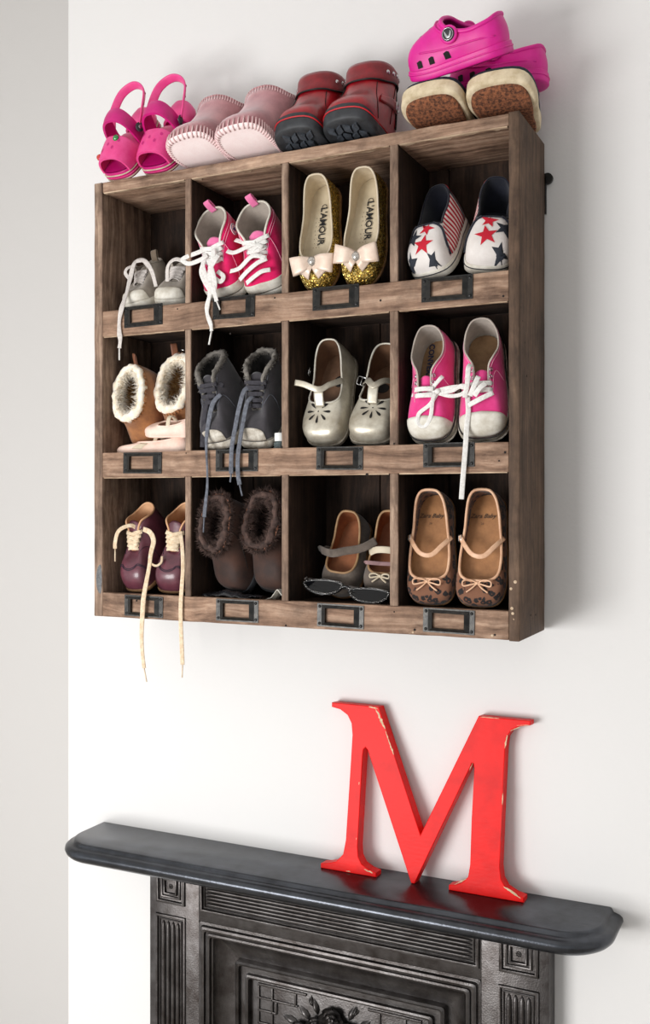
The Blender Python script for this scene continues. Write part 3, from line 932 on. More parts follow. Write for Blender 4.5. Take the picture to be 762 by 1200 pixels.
    def laces(s, us, t, m, w=.005, th=.0013, rise=.003, cross=True, bars=True, name='lace', jit=0.0):
        rr = random.Random(int(abs(s.root.location.x) * 1e5))
        prev = None
        for i, u in enumerate(us):
            a, b = s.P(-1, u, t, .0012), s.P(1, u, t, .0012)
            na, nb = s.nrm(-1, u, t), s.nrm(1, u, t)
            up = (na + nb).normalized()
            if bars and (i == 0 or not cross):
                mid = a.lerp(b, .5) + up * (rise + rr.uniform(0, jit))
                path = catmull([a - na * .003, a + na * .001, a.lerp(b, .25) + up * rise * .8, mid, a.lerp(b, .75) + up * rise * .8, b + nb * .001, b - nb * .003], 4)
                vs, fs = ribbon_data(path, up, w, th); s.part(name, vs, fs, m)
            if cross and i < len(us) - 1:
                u2 = us[i + 1]
                for k, sd in enumerate((-1, 1)):
                    p, q = s.P(sd, u, t, .001), s.P(-sd, u2, t, .001)
                    n1, n2 = s.nrm(sd, u, t), s.nrm(-sd, u2, t)
                    up2 = (n1 + n2).normalized()
                    path = catmull([p - n1 * .002, p.lerp(q, .15) + up2 * rise * .6, p.lerp(q, .5) + up2 * (rise + .0016 * k), p.lerp(q, .85) + up2 * rise * .8, q + n2 * .0015, q - n2 * .003], 4)
                    vs, fs = ribbon_data(path, up2, w, th); s.part(name, vs, fs, m)
    def spikes(s, name, m, t0, t1, count, ln, wd, inward=False, seed=1, down=0.0, parent=None, off=0.0, curl=.5):
        """tufts of pile growing on the surface between t0 and t1"""
        rr = random.Random(seed); vs = []; fs = []
        for _ in range(count):
            sd = rr.choice((-1, 1)); u = rr.random(); t = rr.uniform(t0, t1)
            p = s.P(sd, u, t, -s.th if inward else off); n = s.nrm(sd, u, t) * (-1 if inward else 1)
            up = (s.P(sd, u, min(1, t + .02)) - s.P(sd, u, max(0, t - .02))).normalized()
            g = (n + up * rr.uniform(-curl, curl) + V((rr.uniform(-1, 1), rr.uniform(-1, 1), rr.uniform(-1, 1))) * .6).normalized()
            l = ln * rr.uniform(.5, 1.2); a = g.orthogonal().normalized(); b = g.cross(a); k = len(vs)
            bend = V((rr.uniform(-1, 1), rr.uniform(-1, 1), rr.uniform(-1, 1))) * l * .45
            for h in range(3):
                c = math.cos(2 * PI * h / 3); d = math.sin(2 * PI * h / 3)
                vs.append(p + (a * c + b * d) * wd)
            for h in range(3):
                c = math.cos(2 * PI * h / 3); d = math.sin(2 * PI * h / 3)
                vs.append(p + g * l * .6 + bend * .4 + (a * c + b * d) * wd * .7)
            vs.append(p + g * l + bend)
            fs += [(k, k + 1, k + 4, k + 3), (k + 1, k + 2, k + 5, k + 4), (k + 2, k, k + 3, k + 5), (k + 3, k + 4, k + 6), (k + 4, k + 5, k + 6), (k + 5, k + 3, k + 6)]
        o = mesh(name, vs, fs, m, parent or s.root, True, fix=False)
        o['kind'] = 'stuff'
        return o
    def fluff(s, name, m, t=1.0, r=.004, off=0.0, lump=.35, scale=220, seed=0):
        """lumpy fleece roll along the opening"""
        path = s.ring(t, off); vs, fs = tube_data(path, r, 12, True)
        out = []
        for i, p in enumerate(vs):
            c = path[i // 12]
            k = 1 + lump * noise.noise(p * scale + V((seed, 0, 0))) * 2
            out.append(c + (p - c) * k)
        return s.part(name, out, fs, m)
def star(r1, r2, rot=0, n=5):
    return [((r1 if k % 2 == 0 else r2) * math.sin(PI * k / n + rot), (r1 if k % 2 == 0 else r2) * math.cos(PI * k / n + rot)) for k in range(2 * n)]
def oval(a, b, n=16, rot=0):
    return [(a * math.cos(2 * PI * k / n) * math.cos(rot) - b * math.sin(2 * PI * k / n) * math.sin(rot), a * math.cos(2 * PI * k / n) * math.sin(rot) + b * math.sin(2 * PI * k / n) * math.cos(rot)) for k in range(n)]
def aglet(s, name, m, p, q, r=.0012):
    vs, fs = tube_data([s.w(p), s.w(V(p).lerp(V(q), .5)), s.w(q)], r, 8)
    return s.part(name, vs, fs, m)
# ================================================================== shoe materials
def canvas(name, c1, c2, scale=900): return mat(name, c1, c2, .85, nscale=30, bump=.35, bscale=scale, sheen=.25, spec=.25)
M_white_rubber = mat('white_rubber', srgb(232, 228, 218), srgb(196, 188, 172), .55, nscale=50)
M_grubby_rubber = mat('grubby_white_rubber', srgb(222, 216, 204), srgb(150, 138, 120), .65, nscale=90, bump=.2)
M_lace_white = mat('white_lace', srgb(244, 242, 238), srgb(222, 218, 212), .9, nscale=300, bump=.5, bscale=1600)
M_lace_cream = mat('cream_lace', srgb(240, 222, 194), srgb(212, 184, 150), .9, nscale=200, bump=.5, bscale=1500)
M_lace_grey = mat('grey_lace', srgb(120, 124, 134), srgb(84, 86, 94), .9, nscale=200, bump=.5, bscale=1500)
M_lace_dark = mat('charcoal_lace', srgb(66, 64, 70), srgb(46, 44, 50), .9, nscale=200, bump=.5, bscale=1500)
M_silver = mat('silver_metal', srgb(200, 200, 200), None, .25, 1.0)
M_dark = mat('dark_void', srgb(22, 19, 18), srgb(34, 30, 28), .95, nscale=60)
M_black_r = mat('black_rubber', srgb(34, 35, 37), srgb(52, 54, 58), .55, nscale=90)
M_ink = mat('black_ink', srgb(24, 24, 26), None, .7)
M_ink_soft = mat('faded_ink', srgb(84, 66, 52), None, .8)
M_ink_blue = mat('navy_ink', srgb(34, 38, 66), None, .7)
M_cream = mat('cream_leather', srgb(222, 208, 184), srgb(200, 184, 158), .6, nscale=40, bump=.1, bscale=300)
M_tan = mat('tan_leather', srgb(190, 146, 106), srgb(150, 108, 74), .6, nscale=45, bump=.15, bscale=300)
M_buff = mat('buff_insole', srgb(184, 152, 116), srgb(150, 118, 86), .7, nscale=60, bump=.1)
M_sole_tan = mat('tan_sole', srgb(150, 112, 74), srgb(104, 76, 50), .7, nscale=80)
M_beige_lin = canvas('grey_beige_lining', srgb(196, 184, 172), srgb(160, 148, 138))  # grey-beige lining cloth
FLOOR = [r[0] + .0004 for r in ROWS]

def band_data(path, b, w, th, closed=False, wf=None):
    """ribbon whose width runs along b"""
    path = [V(p) for p in path]; ts = tangents(path, closed); b = V(b)
    ups = [b.cross(t) if b.cross(t).length > 1e-5 else V((0, 0, 1)) for t in ts]
    return ribbon_data(path, ups, wf or w, th, closed)
def bow(s, m, c, n, a, size, bw, tails=True, name='bow', puff=.30, mk=None, tail_len=.7, droop=0.0):
    """fabric bow: two loops, knot and tails; n out of the shoe, a to the side"""
    n = V(n).normalized(); a = V(a); a = (a - n * a.dot(n)).normalized(); b = n.cross(a); c = V(c)
    if b.y < 0: b = -b
    rt = None
    for sd in (-1, 1):
        d = (a * sd - b * droop).normalized()
        bb = n.cross(d)
        path = catmull([c + n * size * .05, c + d * size * .45 + n * size * puff, c + d * size * .95 + n * size * puff * .9, c + d * size * 1.02 + n * size * .1, c + d * size * .5 + n * size * .02, c + n * .0005], 6)
        vs, fs = band_data(path, bb, bw, .0012, wf=lambda t: bw * (.36 + .64 * math.sin(PI * min(1, max(0, t))) ** .6))
        o = s.part(name if rt is None else 'bow_loop', vs, fs, m, rt)
        if rt is None: rt = o
        if tails:
            e = c + d * size * .72 * tail_len - b * size * .75 * tail_len
            path = catmull([c + n * .001, c.lerp(e, .5) + n * size * .22, e + n * size * .10], 6)
            vs, fs = band_data(path, (path[-1] - path[0]).cross(n), bw * .62, .001, wf=lambda t: bw * (.32 + .42 * t))
            s.part('bow_tail', vs, fs, m, rt)
    vs, fs = disc_data(c - n * .0005, n, bw * .27, size * .22, 14, size * .10)
    s.part('bow_knot', vs, fs, mk or m, rt)
    return rt
def cord_bow(s, m, c, n, a, size, r=.0008, name='cord_bow'):
    n = V(n).normalized(); a = V(a); a = (a - n * a.dot(n)).normalized(); b = n.cross(a); c = V(c)
    if b.y < 0: b = -b
    rt = None
    for sd in (-1, 1):
        pts = [c, c + a * sd * size * .5 + b * size * .22 + n * .002, c + a * sd * size * 1.0 + b * size * .12 + n * .003, c + a * sd * size * .98 - b * size * .22 + n * .003, c + a * sd * size * .45 - b * size * .12 + n * .002, c]
        vs, fs = tube_data(catmull(pts, 6), r, 6); o = s.part(name if rt is None else 'bow_loop', vs, fs, m, rt)
        if rt is None: rt = o
        pts = [c, c + a * sd * size * .35 - b * size * .35 + n * .002, c + a * sd * size * .78 - b * size * .66 + n * .0015]
        vs, fs = tube_data(catmull(pts, 6), r, 6); s.part('bow_tail', vs, fs, m, rt)
    vs, fs = disc_data(c - n * .0004, n, r * 2.0, r * 1.6, 10, r); s.part('bow_knot', vs, fs, m, rt)
def loop_tab(s, m, base, d, n, ln, w, th=.0014, name='pull_tab', parent=None):
    """folded pull tab: up d, down again"""
    d, n, base = V(d).normalized(), V(n).normalized(), V(base)
    path = catmull([base - d * .004, base + d * ln * .6 + n * .0012, base + d * ln + n * .0006, base + d * ln - n * .0018, base + d * ln * .5 - n * .0034, base - d * .004 - n * .003], 5)
    vs, fs = band_data(path, d.cross(n), w, th)
    return s.part(name, vs, fs, m, parent)
def buckle(s, m, c, n, a, w, h, r=.0007, name='buckle'):
    n, a = V(n).normalized(), V(a).normalized(); b = n.cross(a); c = V(c)
    pts = [c + a * (w * sx) + b * (h * sy) for sx, sy in ((-1, -1), (1, -1), (1, 1), (-1, 1))]
    path = []
    for i in range(4):
        p, q = pts[i], pts[(i + 1) % 4]; path += [p.lerp(q, .12), p.lerp(q, .5), p.lerp(q, .88)]
    vs, fs = tube_data(path, r, 6, True); o = s.part(name, vs, fs, m)
    vs, fs = tube_data([c - b * h, c + b * h], r * .8, 6); s.part('buckle_bar', vs, fs, m, o)

OPEN_FLAT = [(0, 0, .235, .030), (.10, .42, .243, .030), (.2, .72, .30, .0285), (.32, .82, .41, .027), (.46, .78, .53, .027), (.6, .71, .66, .030), (.74, .67, .79, .036), (.85, .56, .90, .043), (.93, .34, .957, .047), (1, 0, .968, .048)]
OPEN_LOW = [(0, 0, .33, .046), (.06, .22, .335, .046), (.12, .30, .37, .0475), (.24, .31, .46, .052), (.36, .36, .55, .056), (.46, .54, .615, .057), (.58, .72, .70, .053), (.70, .74, .79, .051), (.82, .64, .89, .053), (.92, .38, .962, .058), (1, 0, .978, .060)]
OPEN_ANKLE = [(0, 0, .36, .050), (.06, .2, .365, .050), (.12, .28, .40, .053), (.24, .30, .46, .062), (.36, .38, .53, .073), (.46, .58, .60, .081), (.58, .74, .70, .080), (.70, .74, .80, .077), (.82, .62, .90, .077), (.92, .36, .965, .080), (1, 0, .98, .082)]

# ================================================================== row 1
# --- grey canvas sneakers with pale laces
M_greyc = canvas('grey_beige_canvas', srgb(172, 162, 150), srgb(148, 138, 126))
M_grey_tab = canvas('taupe_tab', srgb(150, 134, 116), srgb(126, 110, 94))
M_lace_pale = mat('pale_grey_lace', srgb(226, 218, 212), srgb(200, 192, 186), .9, nscale=300, bump=.5, bscale=1500)
def grey_sneaker(loc, rot, mir, label):
    s = Shoe('canvas_sneaker', label, 'grey canvas sneakers', loc, rot, .098, .0265, [(u, x, y, z * .68) for u, x, y, z in OPEN_ANKLE], FOOT, (.009, .010), .024, .003, .004, .002, mir)
    s.upper(M_greyc); s.lining(M_beige_lin); s.insole(M_buff); s.sole(M_white_rubber, .0018, .004)
    s.patch('toe_cap', M_white_rubber, 0, .20, .06, lambda u: max(.061, s.t_at(u, .13 * s.L)))
    s.rim(M_greyc, .0013)
    s.tongue(M_greyc, .38, .66, .009, .012, .036, .054, .004)
    us = [.10, .16, .22, .28, .34]; s.eyelets(us, .93, M_silver, .0018)
    s.laces(us, .92, M_lace_pale, .0062, .0014, .004, False)
    p = s.P(1, 1, 1.0); loop_tab(s, M_grey_tab, p, (0, .25, 1), (0, 1, 0), .012, .011)
    s.patch('heel_stay', M_grey_tab, .80, 1.0, .1, .97, .0009, 8, 8, False, 1); s.patch('heel_stay', M_grey_tab, .80, 1.0, .1, .97, .0009, 8, 8, False, -1)
    return s
s = grey_sneaker((-.2665, -.111, FLOOR[0] - .0), (R(28), R(-5), R(-6)), 1, 'grey canvas sneaker with its long pale lace hanging over the rail')
s.wribbon('loose_lace', M_lace_pale, [at(177, 316, -.085), at(168, 305, -.095), at(158, 308, -.105), at(153, 325, -.112), at(148, 345, -.125), at(143, 360, -.1375), at(140, 375, -.1380), at(140, 390, -.1378), at(141, 398, -.1372), at(140, 408, -.136)], (0.2, -1, .1), .0068, .0012, 8, wf=lambda t: .0066 + .0012 * math.sin(t * 25))
aglet(s, 'aglet', M_lace_white, at(140, 408, -.136), at(140, 422, -.1355))
s.wribbon('loose_lace', M_lace_pale, [at(183, 336, -.10), at(178, 318, -.108), at(170, 306, -.11), at(160, 306, -.112)], (0, -1, .4), .0064, .0012)
s.wribbon('loose_lace', M_lace_pale, [at(160, 311, -.10), at(150, 314, -.108), at(147, 320, -.11), at(152, 327, -.108)], (0, -1, .4), .0058, .0012)
s = grey_sneaker((-.2030, -.111, FLOOR[0] - .0), (R(27), R(3), R(6)), -1, 'grey canvas sneaker with neatly wrapped laces, tucked against the divider')
s.wribbon('loose_lace', M_lace_pale, [at(196, 330, -.112), at(197, 312, -.115), at(205, 304, -.117), at(216, 306, -.117)], (0, -1, .4), .0064, .0012)

# --- hot pink high sneakers
M_hot = canvas('hot_pink_canvas', srgb(232, 26, 104), srgb(206, 14, 84))
M_hot_lt = canvas('light_pink_webbing', srgb(240, 132, 176), srgb(226, 104, 158))
M_stitch_p = mat('pale_pink_thread', srgb(246, 176, 200), None, .8)
M_blue_star = mat('blue_star', srgb(30, 58, 120), None, .7)
M_badge = mat('badge_white', srgb(240, 236, 232), None, .7)
OPEN_HI = [(0, 0, .33, .046), (.06, .24, .335, .046), (.12, .36, .37, .049), (.24, .42, .44, .058), (.36, .56, .52, .067), (.46, .74, .60, .073), (.58, .86, .70, .075), (.70, .84, .80, .075), (.82, .70, .91, .076), (.92, .42, .985, .078), (1, 0, 1.0, .079)]
def hot_sneaker(loc, rot, mir, label):
    s = Shoe('pink_high_sneaker', label, 'hot pink high sneakers', loc, rot, .112, .0305, OPEN_HI, FOOT_ROUND, (.009, .010), .032, .004, .004, .002, mir)
    s.upper(M_hot); s.lining(M_beige_lin); s.insole(M_beige_lin); s.sole(M_white_rubber, .0018, .003)
    s.patch('toe_bumper', M_white_rubber, 0, .30, .04, lambda u: .26 - .35 * u, .0014)
    s.rim(M_white_rubber, .0016)
    s.tongue(M_hot_lt, .34, .60, .010, .013, .046, .066, .004)
    us = [.13, .20, .27, .34]; s.eyelets(us, .92, M_silver, .0017)
    s.laces(us, .91, M_lace_white, .0060, .0014, .004, True)
    for dt in (.90, .84):
        s.line('stitching', M_stitch_p, [(1, .12 + .1 * k, dt) for k in range(9)], .0004); s.line('stitching', M_stitch_p, [(-1, .12 + .1 * k, dt) for k in range(9)], .0004)
    for sd in (-1, 1):
        s.line('stitching', M_stitch_p, [(sd, .36, .9), (sd, .33, .6), (sd, .27, .35), (sd, .22, .2)], .0004)
    loop_tab(s, M_hot_lt, s.P(1, 1, 1.0), (-.25, .10, 1), (0, 1, 0), .013, .011)
    return s
s = hot_sneaker((-.1120, -.099, FLOOR[0] + .003), (R(60), R(-7), R(-4)), 1, 'hot pink high sneaker with a tangle of white laces spilling over the rail')
sd = 1
c, n = s.P(1, .62, .72, .0008), s.nrm(1, .62, .72)
vs, fs = disc_data(c, n, .0085, .0008, 20); bd = s.part('ankle_badge', vs, fs, M_badge)
a = n.orthogonal().normalized(); b_ = n.cross(a)
st = [c + n * .0010 + a * x + b_ * y for x, y in star(.0052, .0021)]
s.part('badge_star', [c + n * .0010] + st, [(0, 1 + i, 1 + (i + 1) % 10) for i in range(10)], M_blue_star, bd, False)
vs, fs = tube_data([c + n * .0008 + (a * math.cos(2 * PI * k / 20) + b_ * math.sin(2 * PI * k / 20)) * .0072 for k in range(20)], .0004, 5, True); s.part('badge_ring', vs, fs, M_blue_star, bd)
# tangle of laces on the left shoe
LW = M_lace_white
for pts in ([(242, 292, -.128), (232, 296, -.131), (219, 301, -.134), (214, 305, -.135), (222, 309, -.136), (236, 304, -.134), (243, 299, -.131)],
            [(250, 292, -.134), (250, 300, -.135), (246, 315, -.137)],
            [(241, 298, -.131), (238, 312, -.134), (243, 326, -.137), (248, 338, -.139), (246, 318, -.139), (252, 305, -.137), (256, 299, -.134)],
            [(244, 303, -.136), (249, 318, -.139), (252, 332, -.140), (250, 345, -.141)],
            [(255, 318, -.130), (262, 324, -.132), (258, 330, -.135), (249, 324, -.137)],
            [(240, 305, -.132), (236, 318, -.134), (240, 330, -.137), (246, 340, -.139)]):
    s.wribbon('tangled_lace', LW, [at(*p) for p in pts], (.25, -1, .1), .0066, .0013, 8)
s.wribbon('loose_lace', LW, [at(247, 330, -.140), at(246, 345, -.1405), at(243, 358, -.1395), at(243, 368, -.139), at(247, 380, -.139), at(248, 388, -.1385)], (.25, -1, .1), .0066, .0012, 8, wf=lambda t: .0072 - .002 * t + .0008 * math.sin(t * 19))
aglet(s, 'aglet', LW, at(248, 388, -.1385), at(245, 404, -.138), .0013)
s.wribbon('loose_lace', LW, [at(250, 335, -.141), at(252, 345, -.1415), at(254, 353, -.141)], (.25, -1, .1), .0058, .0012)
aglet(s, 'aglet', LW, at(254, 353, -.141), at(258, 363, -.1405), .0012)
s = hot_sneaker((-.0375, -.101, FLOOR[0] + .004), (R(57), R(-11), R(4)), -1, 'hot pink high sneaker with wide white laces crossing its opening, beside the divider')
for pts in ([(263, 293, -.118), (274, 296, -.126), (288, 290, -.130), (300, 284, -.130)], [(276, 281, -.118), (286, 284, -.126), (297, 285, -.130), (308, 290, -.130)],
            [(270, 318, -.128), (281, 314, -.132), (296, 300, -.133), (312, 302, -.130)], [(281, 328, -.132), (290, 318, -.134), (302, 308, -.134), (313, 303, -.130)],
            [(289, 332, -.134), (297, 325, -.136), (307, 318, -.135), (317, 316, -.131)]):
    s.wribbon('wide_lace', LW, [at(*p) for p in pts], (.3, -1, .35), .0068, .0014, 6)

# --- gold glitter ballet pumps
def glitter():
    m, nt, bsdf, L = new_mat('gold_glitter'); N = nt.nodes
    tc = N.new('ShaderNodeTexCoord'); vo = N.new('ShaderNodeTexVoronoi'); vo.inputs['Scale'].default_value = 750
    L.new(tc.outputs['Object'], vo.inputs['Vector'])
    rp = N.new('ShaderNodeValToRGB'); e = rp.color_ramp.elements
    e[0].position = .1; e[0].color = srgb(120, 88, 30); e[1].position = .9; e[1].color = srgb(250, 226, 140); k = e.new(.5); k.color = srgb(206, 166, 76)
    sp = N.new('ShaderNodeSeparateColor'); L.new(vo.outputs['Color'], sp.inputs[0]); L.new(sp.outputs[0], rp.inputs['Fac'])
    L.new(rp.outputs['Color'], bsdf.inputs['Base Color'])
    bsdf.inputs['Metallic'].default_value = .8; bsdf.inputs['Roughness'].default_value = .32
    sb_ = N.new('ShaderNodeVectorMath'); sb_.operation = 'SUBTRACT'; sb_.inputs[1].default_value = (.5, .5, .5); L.new(vo.outputs['Color'], sb_.inputs[0])
    sc = N.new('ShaderNodeVectorMath'); sc.operation = 'SCALE'; sc.inputs['Scale'].default_value = 1.5; L.new(sb_.outputs[0], sc.inputs[0])
    ge = N.new('ShaderNodeNewGeometry'); ad = N.new('ShaderNodeVectorMath'); ad.operation = 'ADD'
    L.new(ge.outputs['Normal'], ad.inputs[0]); L.new(sc.outputs[0], ad.inputs[1])
    nm = N.new('ShaderNodeVectorMath'); nm.operation = 'NORMALIZE'; L.new(ad.outputs[0], nm.inputs[0]); L.new(nm.outputs[0], bsdf.inputs['Normal'])
    return m
M_glit = glitter()
M_satin = mat('champagne_satin', srgb(236, 214, 196), srgb(218, 192, 172), .35, .15, nscale=60, sheen=.3, bump=.2, bscale=120)
M_cream_in = mat('cream_insole', srgb(214, 200, 172), srgb(194, 178, 150), .6, nscale=35)
def gold_pump(loc, rot, mir, label, sz):
    s = Shoe('gold_ballet_pump', label, 'gold glitter ballet pumps', loc, rot, .157, .0290, OPEN_FLAT, FOOT, (.005, .006), .024, .002, .004, .002, mir)
    s.upper(M_glit); s.lining(M_cream); s.insole(M_cream_in, .95, .0030); s.sole(M_sole_tan, .0014, .0)
    s.rim(M_cream, .0014)
    c = s.P(1, 0, .93, .002); n = s.nrm(1, 0, .93)
    bow(s, M_satin, c, n + V((0, -.2, .1)), (1, 0, .08 * sz), .029, .026, True, droop=.16 * sz, mk=mat('diamante', srgb(220, 214, 206), srgb(150, 144, 138), .15, .6, nscale=900) if 'diamante' not in bpy.data.materials else bpy.data.materials['diamante'])
    s.text("L'AMOUR", M_ink, .0136, -.0005, .095, (0, -1), (1, 0), spacing=.95, bold=.00022)
    vs, fs = tube_data([s.D(V((.0 + .0034 * math.cos(2 * PI * k / 18), .1235 + .0032 * math.sin(2 * PI * k / 18), s.zsole(.123) + .0036))) for k in range(18)], .0004, 5, True)
    s.part('print_ring', vs, fs, M_ink)
    for i in range(8):
        for j in range(3):
            p = s.D(V((-.003 * mir - .004 * j * mir + .0015 * (i % 2), .064 + .0062 * i, s.zsole(.08) + .0031)))
            vs, fs = disc_data(V((-.002 - .0042 * j + .001 * (i % 2), p.y, p.z)), (0, 0, 1), .0005, .0003, 6); s.part('vent_dot', vs, fs, M_ink_soft)
    return s
gold_pump((.0330, -.102, FLOOR[0] + .003), (R(78), R(1), R(2)), 1, 'gold glitter ballet pump with drooping champagne bow, next to the hot pink sneakers', 1)
gold_pump((.1020, -.101, FLOOR[0] + .003), (R(78), R(1), R(2)), -1, 'gold glitter ballet pump with champagne bow, next to the star slip-ons', -1)

# --- star slip-ons
M_starw = canvas('white_star_canvas', srgb(236, 230, 226), srgb(220, 212, 206))
M_navy = canvas('navy_binding', srgb(30, 32, 46), srgb(22, 24, 34))
M_redst = mat('red_star_print', srgb(196, 18, 44), None, .8)
M_navst = mat('navy_star_print', srgb(40, 44, 54), None, .8)
def stripes():
    m, nt, bsdf, L = new_mat('red_white_stripe'); N = nt.nodes
    tc = N.new('ShaderNodeTexCoord'); sp = N.new('ShaderNodeSeparateXYZ'); L.new(tc.outputs['Object'], sp.inputs[0])
    mu = N.new('ShaderNodeMath'); mu.operation = 'MULTIPLY'; mu.inputs[1].default_value = 130; L.new(sp.outputs['Y'], mu.inputs[0])
    fr = N.new('ShaderNodeMath'); fr.operation = 'FRACT'; L.new(mu.outputs[0], fr.inputs[0])
    gt = N.new('ShaderNodeMath'); gt.operation = 'GREATER_THAN'; gt.inputs[1].default_value = .5; L.new(fr.outputs[0], gt.inputs[0])
    mx = N.new('ShaderNodeMix'); mx.data_type = 'RGBA'; mx.inputs[6].default_value = srgb(232, 222, 216); mx.inputs[7].default_value = srgb(184, 20, 48)
    L.new(gt.outputs[0], mx.inputs[0]); L.new(mx.outputs[2], bsdf.inputs['Base Color']); bsdf.inputs['Roughness'].default_value = .85
    return m
M_strp = stripes()
OPEN_SLIP = [(0, 0, .40, .055), (.1, .46, .405, .054), (.2, .70, .45, .0485), (.32, .66, .52, .0485), (.46, .66, .61, .050), (.6, .70, .72, .052), (.74, .68, .83, .056), (.85, .56, .92, .061), (.93, .34, .975, .065), (1, 0, .988, .066)]
def star_slip(loc, rot, mir, label, stars):
    s = Shoe('star_slip_on', label, 'star print slip-ons', loc, rot, .126, .0285, OPEN_SLIP, FOOT_ROUND, (.010, .011), .036, .003, .004, .003, mir)
    s.upper(M_starw); s.lining(M_navy); s.insole(M_navy); s.sole(M_white_rubber, .0018, .004); s.edge_line(M_navy, .0021, .0095, .0007, 'sole_stripe')
    s.rim(M_navy, .0015)
    for sd in (-1, 1):
        s.patch('striped_side', M_strp, .22, .80, .10, .985, .0008, 16, 6, False, sd)
        s.patch('navy_heel', M_navy, .79, 1.0, .10, .985, .0010, 10, 6, False, sd)
        s.patch('heel_stripe', M_redst, .86, .93, .10, .99, .0014, 5, 6, False, sd)
        # navy scalloped edge between vamp and side
        s.line('edge_binding', M_navy, [(sd, .09, 1.0), (sd, .15, .93), (sd, .195, .80), (sd, .22, .6), (sd, .23, .35), (sd, .23, .12)], .0017, .0008)
    for x, y, r, m, ro in stars:
        s.decal('printed_star', m, [(a, b) for a, b in star(r, r * .42, ro)], (x, y - .02, .12), (0, .18, -1), (1, 0, 0), (0, 1, .18), .0007, nr=8)
    return s
star_slip((.1950, -.104, FLOOR[0] + .002), (R(48), R(-4), R(-12)), 1, 'star print slip-on with one whole red star between navy ones', ((.005, .026, .0150, M_redst, .1), (-.0130, .040, .0140, M_navst, .25), (-.015, .008, .0130, M_navst, .1), (.006, .051, .0115, M_redst, .4), (.018, .007, .009, M_navst, .5)))
star_slip((.2730, -.104, FLOOR[0] + .002), (R(48), R(4), R(15)), -1, 'star print slip-on half hidden behind the right side board', ((-.006, .029, .0150, M_redst, -.2), (.016, .041, .0140, M_navst, .3), (-.004, .052, .0115, M_redst, .2), (.012, .009, .0115, M_navst, .1)))
# ================================================================== row 2
# --- tan sheepskin boots
M_sheep = mat('tan_sheepskin_suede', srgb(178, 118, 66), srgb(132, 82, 44), .85, nscale=40, bump=.4, bscale=700, sheen=.4)
M_fleece = mat('cream_fleece', srgb(254, 248, 236), srgb(246, 228, 198), .95, nscale=120, sheen=.5)
M_fleece_in = mat('golden_fleece', srgb(216, 178, 122), srgb(150, 108, 62), .95, nscale=90, bump=.8, bscale=300)
M_tan_tab = mat('brown_leather_tab', srgb(140, 88, 60), srgb(112, 68, 46), .6, nscale=60)
OPEN_BOOT = [(0, 0, .30, .072), (.1, .34, .315, .072), (.25, .78, .40, .072), (.4, 1.0, .54, .072), (.55, 1.03, .70, .072), (.7, .90, .86, .072), (.85, .52, 1.0, .072), (1, 0, 1.05, .072)]
def sheep_boot(loc, rot, mir, label, L=.122, W=.0365, dz=0.0, button=False):
    s = Shoe('sheepskin_boot', label, 'tan sheepskin boots', loc, rot, L, W, [(u, x, y, z + dz) for u, x, y, z in OPEN_BOOT], FOOT_ROUND, (.008, .009), .034, .004, .002, .003, mir, k2=(.10, .06), h2=.030, vamp=(.25, .7), th=.0045, cat='boot')
    s.upper(M_sheep); s.lining(M_fleece_in); s.insole(M_fleece_in); s.sole(M_sole_tan, .002, .002)
    s.fluff('fleece_trim', M_fleece, 1.0, .0062, -.0056, .30, 120, loc[0] * 100)
    s.spikes('fleece_pile', M_fleece, .92, 1.0, 5200, .0125, .00055, True, 3, curl=1.0)
    s.spikes('inner_pile', M_fleece_in, .35, .92, 700, .009, .0012, True, 4, curl=1.0)
    # blanket stitches round the edge
    for k in range(44):
        a = k / 22; sd, u = (1, a) if a <= 1 else (-1, 2 - a)
        p, q = s.P(sd, u, .945, .0006), s.P(sd, u, 1.0, .0012)
        vs, fs = tube_data([p, p.lerp(q, .5) + s.nrm(sd, u, .97) * .0004, q, s.P(sd, u, 1.0, -.002)], .0006, 5); s.part('edge_stitch', vs, fs, M_tan)
    loop_tab(s, M_tan_tab, s.P(1, .93, .97, .001), (0.1, .9, .6), s.nrm(1, .93, .97), .015, .010)
    return s
sheep_boot((-.2600, -.058, FLOOR[1] + .002), (R(81), R(-2), R(-8)), 1, 'smaller tan sheepskin boot nearer the outer side board, fleecy opening facing out', .116, .0310)
s = sheep_boot((-.1970, -.052, FLOOR[1] + .002), (R(74), R(-2), R(-4)), -1, 'tan sheepskin boot with a silver stud on the rim, against the divider', .126, .0320)
c = s.P(-1, .95, .97, .004); vs, fs = disc_data(c, s.nrm(-1, .95, .97), .0042, .002, 16, .002); s.part('stud', vs, fs, M_silver)

